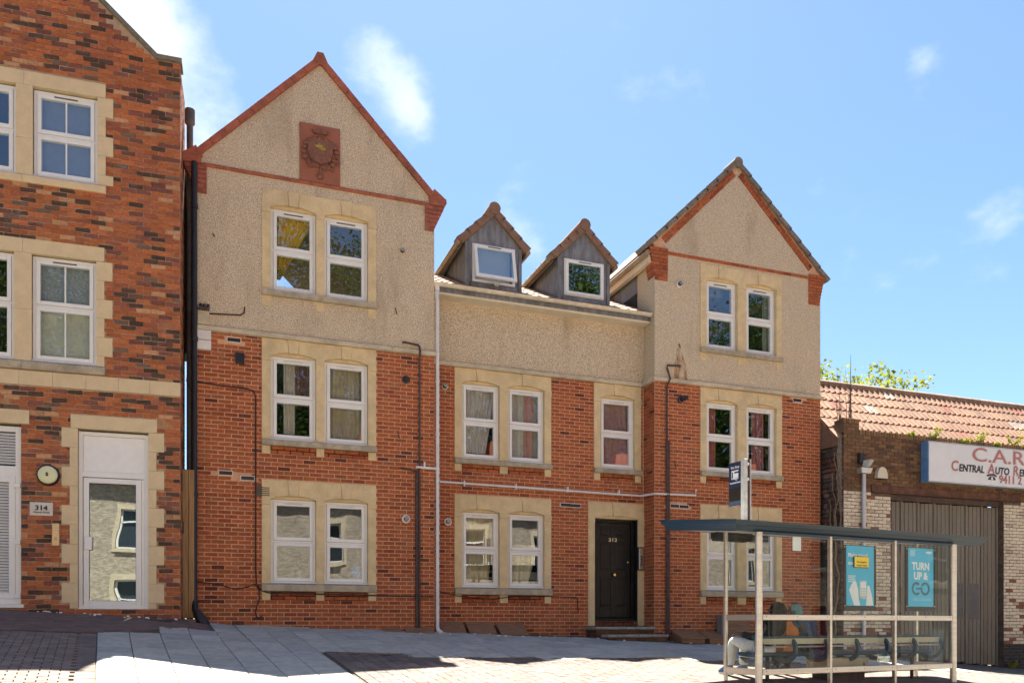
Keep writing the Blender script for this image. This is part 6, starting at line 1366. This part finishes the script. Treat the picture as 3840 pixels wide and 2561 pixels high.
# ================================================================== plants, what shows above the roofs, and the far side of the street (mirrored in the windows)
M["leaf_y"] = mat_leaf("fresh yellow green leaf", (0.16, 0.20, 0.03), (0.34, 0.36, 0.06)); M["leaf_d"] = mat_leaf("deep green leaf", (0.025, 0.05, 0.012), (0.075, 0.115, 0.028)); M["bark"] = mat("grey brown bark", (0.10, 0.075, 0.055), .95, var=.3, scale=12, bump=.4)
def leaves(mb, c, rad, n_cl, n_l, size, seed, cl_r=.9):
    rr = random.Random(seed); c = Vector(c)
    for _ in range(n_cl):
        d = Vector((rr.gauss(0, 1), rr.gauss(0, 1), rr.gauss(0, 1))).normalized() * (rr.uniform(.35, 1) ** .5); q = c + Vector((d.x * rad[0], d.y * rad[1], d.z * rad[2])); cr = cl_r * rr.uniform(.5, 1.2)
        for _ in range(n_l):
            p = q + Vector((rr.gauss(0, .45), rr.gauss(0, .45), rr.gauss(0, .38))) * cr; s = size * rr.uniform(.6, 1.3); a = Vector((rr.gauss(0, 1), rr.gauss(0, 1), rr.gauss(0, .7))).normalized(); b = a.cross(Vector((rr.gauss(0, 1), rr.gauss(0, 1), rr.gauss(0, 1)))).normalized()
            mb.add([p, p + a * s * .5 + b * s * .28, p + a * s, p + a * s * .5 - b * s * .28], [(0, 1, 2, 3)])
    return mb
def tree(base, h, crown_c, rad, n_cl, n_l, size, seed, m_, label, cat="tree", cl_r=1.0):
    t = empty("tree", base, label=label, cat=cat); rr = random.Random(seed + 99); base = Vector(base); cc = Vector(crown_c); b = MB(); r0 = .02 * h + .04
    b.tube([base, base + (cc - base) * .4 + Vector((rr.uniform(-.2, .2), 0, 0)), base + (cc - base) * .75, cc + Vector((0, 0, rad[2] * .5))], [r0, r0 * .75, r0 * .5, r0 * .12], 8)
    for i in range(7):
        s = base + (cc - base) * rr.uniform(.5, 1.0); e = cc + Vector((rr.uniform(-.75, .75) * rad[0], rr.uniform(-.75, .75) * rad[1], rr.uniform(-.4, .8) * rad[2])); b.tube([s, s + (e - s) * .5 + Vector((0, 0, .1 * h * .2)), e], [r0 * .4, r0 * .25, r0 * .06], 6)
    b.build("trunk", M["bark"], t, smooth=True); leaves(MB(), cc, rad, n_cl, n_l, size, seed, cl_r).build("crown", m_, t, fix=False)
    return t
tree((23.0, 23.5, -1.6), 8.5, (22.7, 23.5, 8.3), (1.9, 1.2, 1.0), 80, 16, .17, 5, M["leaf_y"], "bright yellow green tree top showing above the garage ridge", cl_r=.55)
tree((18.9, 21.8, -1.2), 7.5, (18.6, 21.8, 7.5), (1.2, .7, .95), 40, 14, .15, 8, M["leaf_y"], "small yellow green bush top in front of the chimney stack", cl_r=.42)
ch = empty("chimney_stack", (19.6, 23.5, -1.2), label="short red brick chimney stack with stone cap behind the garage roof", cat="chimney")
b = MB()
for c in brick_cells(18.9, 20.1, -1.2, 8.15, [], zoff=0): b.cur = jit((0.20, 0.10, 0.07), .25); b.bbox(c[0], c[1], 23.4, 23.44, c[2], c[3])
for c in brick_cells(23.4, 24.6, -1.2, 8.15, [], zoff=0): b.cur = jit((0.20, 0.10, 0.07), .25); k = len(b.v); b.bbox(c[0], c[1], 0, .04, c[2], c[3]); b.v[k:] = [(18.9 + y, x, z) for x, y, z in b.v[k:]]
b.build("brickwork", M["old_a"], ch, tint=True, kind="stuff"); MB().box(18.92, 20.1, 23.42, 24.6, -1.2, 8.15).build("core", M["mortar_g"], ch)
MB().prism_x([(23.30, 8.15), (24.7, 8.15), (24.75, 8.3), (24.6, 8.5), (23.4, 8.5), (23.25, 8.3)], 18.8, 20.2).build("cap_stone", mat("pale weathered cap", (0.30, 0.25, 0.18), .9, var=.2, dirt=.3), ch)
for i in range(4): MB().lathe_z([(.05, 8.5), (.04, 8.62)], 18.95 + .35 * i, 23.45, 8).build("bird_spike", M["black"], ch)
tree((-.6, 27, .3), 3, (-.62, 27, 2.2), (.5, .6, 2.0), 26, 14, .14, 14, M["leaf_y"], "green shrub glimpsed beyond the passage gate", "shrub", .4)
def weed(x, y, z, r, seed, label, hang=.0):
    t = empty("weed", (x, y, z), label=label, cat="weed"); rr = random.Random(seed); b = MB(); s = MB()
    for i in range(9):
        a = rr.uniform(0, 6.28); l_ = r * rr.uniform(.6, 1.2); e = Vector((x + l_ * .75 * math.cos(a), y - abs(l_ * .35 * math.sin(a)), z + l_ * rr.uniform(.1, .75) - hang)); s.tube([(x, y, z), e], [.006, .002], 4)
        for k in range(14): q = Vector((x, y, z)).lerp(e, rr.uniform(.3, 1.05)); d = Vector((rr.gauss(0, 1), rr.gauss(0, .6), rr.gauss(0, 1))).normalized(); w = d.cross(Vector((.3, 1, .2))).normalized(); h = rr.uniform(.03, .07); b.add([q, q + d * h * .5 + w * h * .22, q + d * h, q + d * h * .5 - w * h * .22], [(0, 1, 2, 3)])
    s.build("stem", M["leaf_y"], t); b.build("leaves", M["leaf_y"], t, fix=False)
weed(15.95, 14.85, 4.36, .30, 1, "yellow green weed sprouting on the garage wall top above the left end of the sign"); weed(15.25, 14.86, 4.36, .14, 2, "tiny yellow weed on the garage wall top left of the sign")
weed(17.35, 14.88, 4.37, .36, 3, "yellow green weed spreading up the roof tiles above the sign lettering"); weed(18.5, 14.88, 4.36, .42, 4, "tall yellow weed on the garage wall top near the picture edge"); weed(17.9, 14.84, 4.33, .12, 6, "small yellow weed tuft just above the sign edge", .03); weed(18.95, 14.85, 4.34, .40, 7, "trailing yellow weed above the right end of the sign", .05); weed(16.9, 14.86, 4.33, .22, 8, "drooping yellow weed above the letter C of the sign", .05)
t = empty("twigs", (13.5, 15.0, 4.5), label="bare thin twigs standing up from the garage pillar top", cat="plant"); rr = random.Random(31); b = MB()
for i in range(13):
    x = rr.uniform(13.25, 13.7); h = rr.uniform(.5, 1.25); e = Vector((x + rr.uniform(-.12, .16), 15.05, 4.5 + h)); b.tube([(x, 15.0, 4.42), Vector((x, 15.0, 4.42)).lerp(e, .5) + Vector((rr.uniform(-.04, .04), 0, 0)), e], [.008, .006, .002], 5)
b.tube([(13.62, 15.0, 4.42), (13.60, 15.0, 5.2), (13.64, 15.02, 5.8), (13.62, 15.0, 6.1)], [.012, .010, .007, .003], 5); b.tube([(13.9, 15.0, 4.40), (14.2, 15.05, 4.8), (14.45, 15.1, 5.1)], [.008, .006, .003], 5); b.build("twig", M["bark"], t)
weed(18.35, 14.80, g(18.35, 14.8), .22, 12, "green weed at the foot of the painted pier right of the folding doors")
# far side of the street
OF = Frame(tuple(RV * -4.6), RA)
M["rubble_wall"] = mat("grey pennant stone wall", (0.34, 0.29, 0.225), .95, var=.35, scale=5, stretch=(1, 1, 3), dirt=.4, dirt_c=(0.10, 0.08, 0.07)); M["bath"] = mat("pale bath stone", (0.50, 0.43, 0.31), .85, var=.1); M["tiles_far"] = mat("red clay roof tiles", (0.25, 0.085, 0.05), .85, var=.25, scale=6, stretch=(1, 1, 1))
M["glass_far"] = mat("far window glass", (0.03, 0.04, 0.05), .08)
cols = ["white", "green", "blue", "red"]
for i in range(9):
    u0 = -26 + 6.4 * i; gz = g_uv(u0 + 3.2, -4.6) - .1; z0 = gz; ze = z0 + 6.5
    hs = empty("terrace_house", (u0 + 3.2, -2, z0), OF, label="grey stone terraced house across the street, mirrored in the windows", cat="house", group="terraced houses across the street")
    b = MB(); H = [(u0 + 1.0, u0 + 2.2, z0 + 1.0, z0 + 2.75), (u0 + 4.0, u0 + 5.0, z0 - 1, z0 + 2.5), (u0 + 1.0, u0 + 2.2, z0 + 3.9, z0 + 5.5), (u0 + 4.0, u0 + 5.1, z0 + 3.9, z0 + 5.5)]
    panel(b, u0, u0 + 6.4, z0 - 1, ze, H, 0, .25); b.v = [(x, -y, z) for x, y, z in b.v]; b.build("wall", M["rubble_wall"], hs, OF, fix=False)
    for k, h in enumerate(H):
        b = MB(); b.box(h[0] - .16, h[0], -.1, .04, h[2] - .15, h[3] + .25); b.box(h[1], h[1] + .16, -.1, .04, h[2] - .15, h[3] + .25); b.box(h[0], h[1], -.1, .04, h[3], h[3] + .25)
        if k != 1: b.box(h[0], h[1], -.1, .09, h[2] - .15, h[2])
        b.build("surround", M["bath"], hs, OF)
        if k == 1: MB().box(h[0], h[1], -.2, -.12, z0 - .5, h[3]).build("door", mat("far door " + cols[i % 4], {"white": (.5, .5, .48), "green": (.03, .08, .05), "blue": (.03, .05, .12), "red": (.22, .03, .03)}[cols[i % 4]], .5), hs, OF); continue
        b = MB(); zm = (h[2] + h[3]) / 2 + .2
        for q in ((h[0], h[0] + .07, h[2], h[3]), (h[1] - .07, h[1], h[2], h[3]), (h[0], h[1], h[2], h[2] + .07), (h[0], h[1], h[3] - .07, h[3]), (h[0], h[1], zm - .03, zm + .03)): b.box(q[0], q[1], -.16, -.10, q[2], q[3])
        w = b.build("window", M["upvc"], hs, OF); MB().box(h[0], h[1], -.19, -.17, h[2], h[3]).build("pane", M["glass_far"], w, OF)
    MB().prism_x([(.25, ze - .05), (.25, ze + .05), (-3.4, ze + 2.9), (-7, ze + .05), (-7, ze - .05)], u0, u0 + 6.4).build("roof", M["tiles_far"], hs, OF); MB().box(u0, u0 + 6.4, -6.9, -6.6, z0 - 1, ze).build("back_wall", M["rubble_wall"], hs, OF)
    MB().box(u0 - .35, u0 + .35, -3.9, -2.9, ze + 1.5, ze + 3.9).build("chimney", M["terracotta"], hs, OF)
rr = random.Random(77); kinds = []
for i in range(22):
    u = -30 + 6.6 * (i % 11) + rr.uniform(-1.2, 1.2) + (3.3 if i > 10 else 0); v = -13 - rr.uniform(0, 1.5) - (5 if i > 10 else 0); p = OF.w((u, v + 4.6, 0)); gz = g_uv(max(-50, min(60, u)), v); h = rr.uniform(21.0, 25.0)
    lab = "broad green tree behind the stone houses across the street, mirrored in the top windows"
    if i < 3:
        t = tree((p.x, p.y, gz - .3), 12, (p.x, p.y, h - 8.0), (4.6, 3.4, 8.4), 430, 56, .21, 200 + i, M["leaf_d"], lab, cl_r=1.35); kinds.append(t)
    else:
        k = kinds[i % 3]; t = k.copy(); col.objects.link(t); t.location = (p.x, p.y, gz - .3 + rr.uniform(-.8, .8)); t.rotation_euler = (0, 0, rr.uniform(0, 6.28))
        for part in [o for o in bpy.data.objects if o.parent == k]: q = part.copy(); col.objects.link(q); q.parent = t
    t["group"] = "trees across the street"
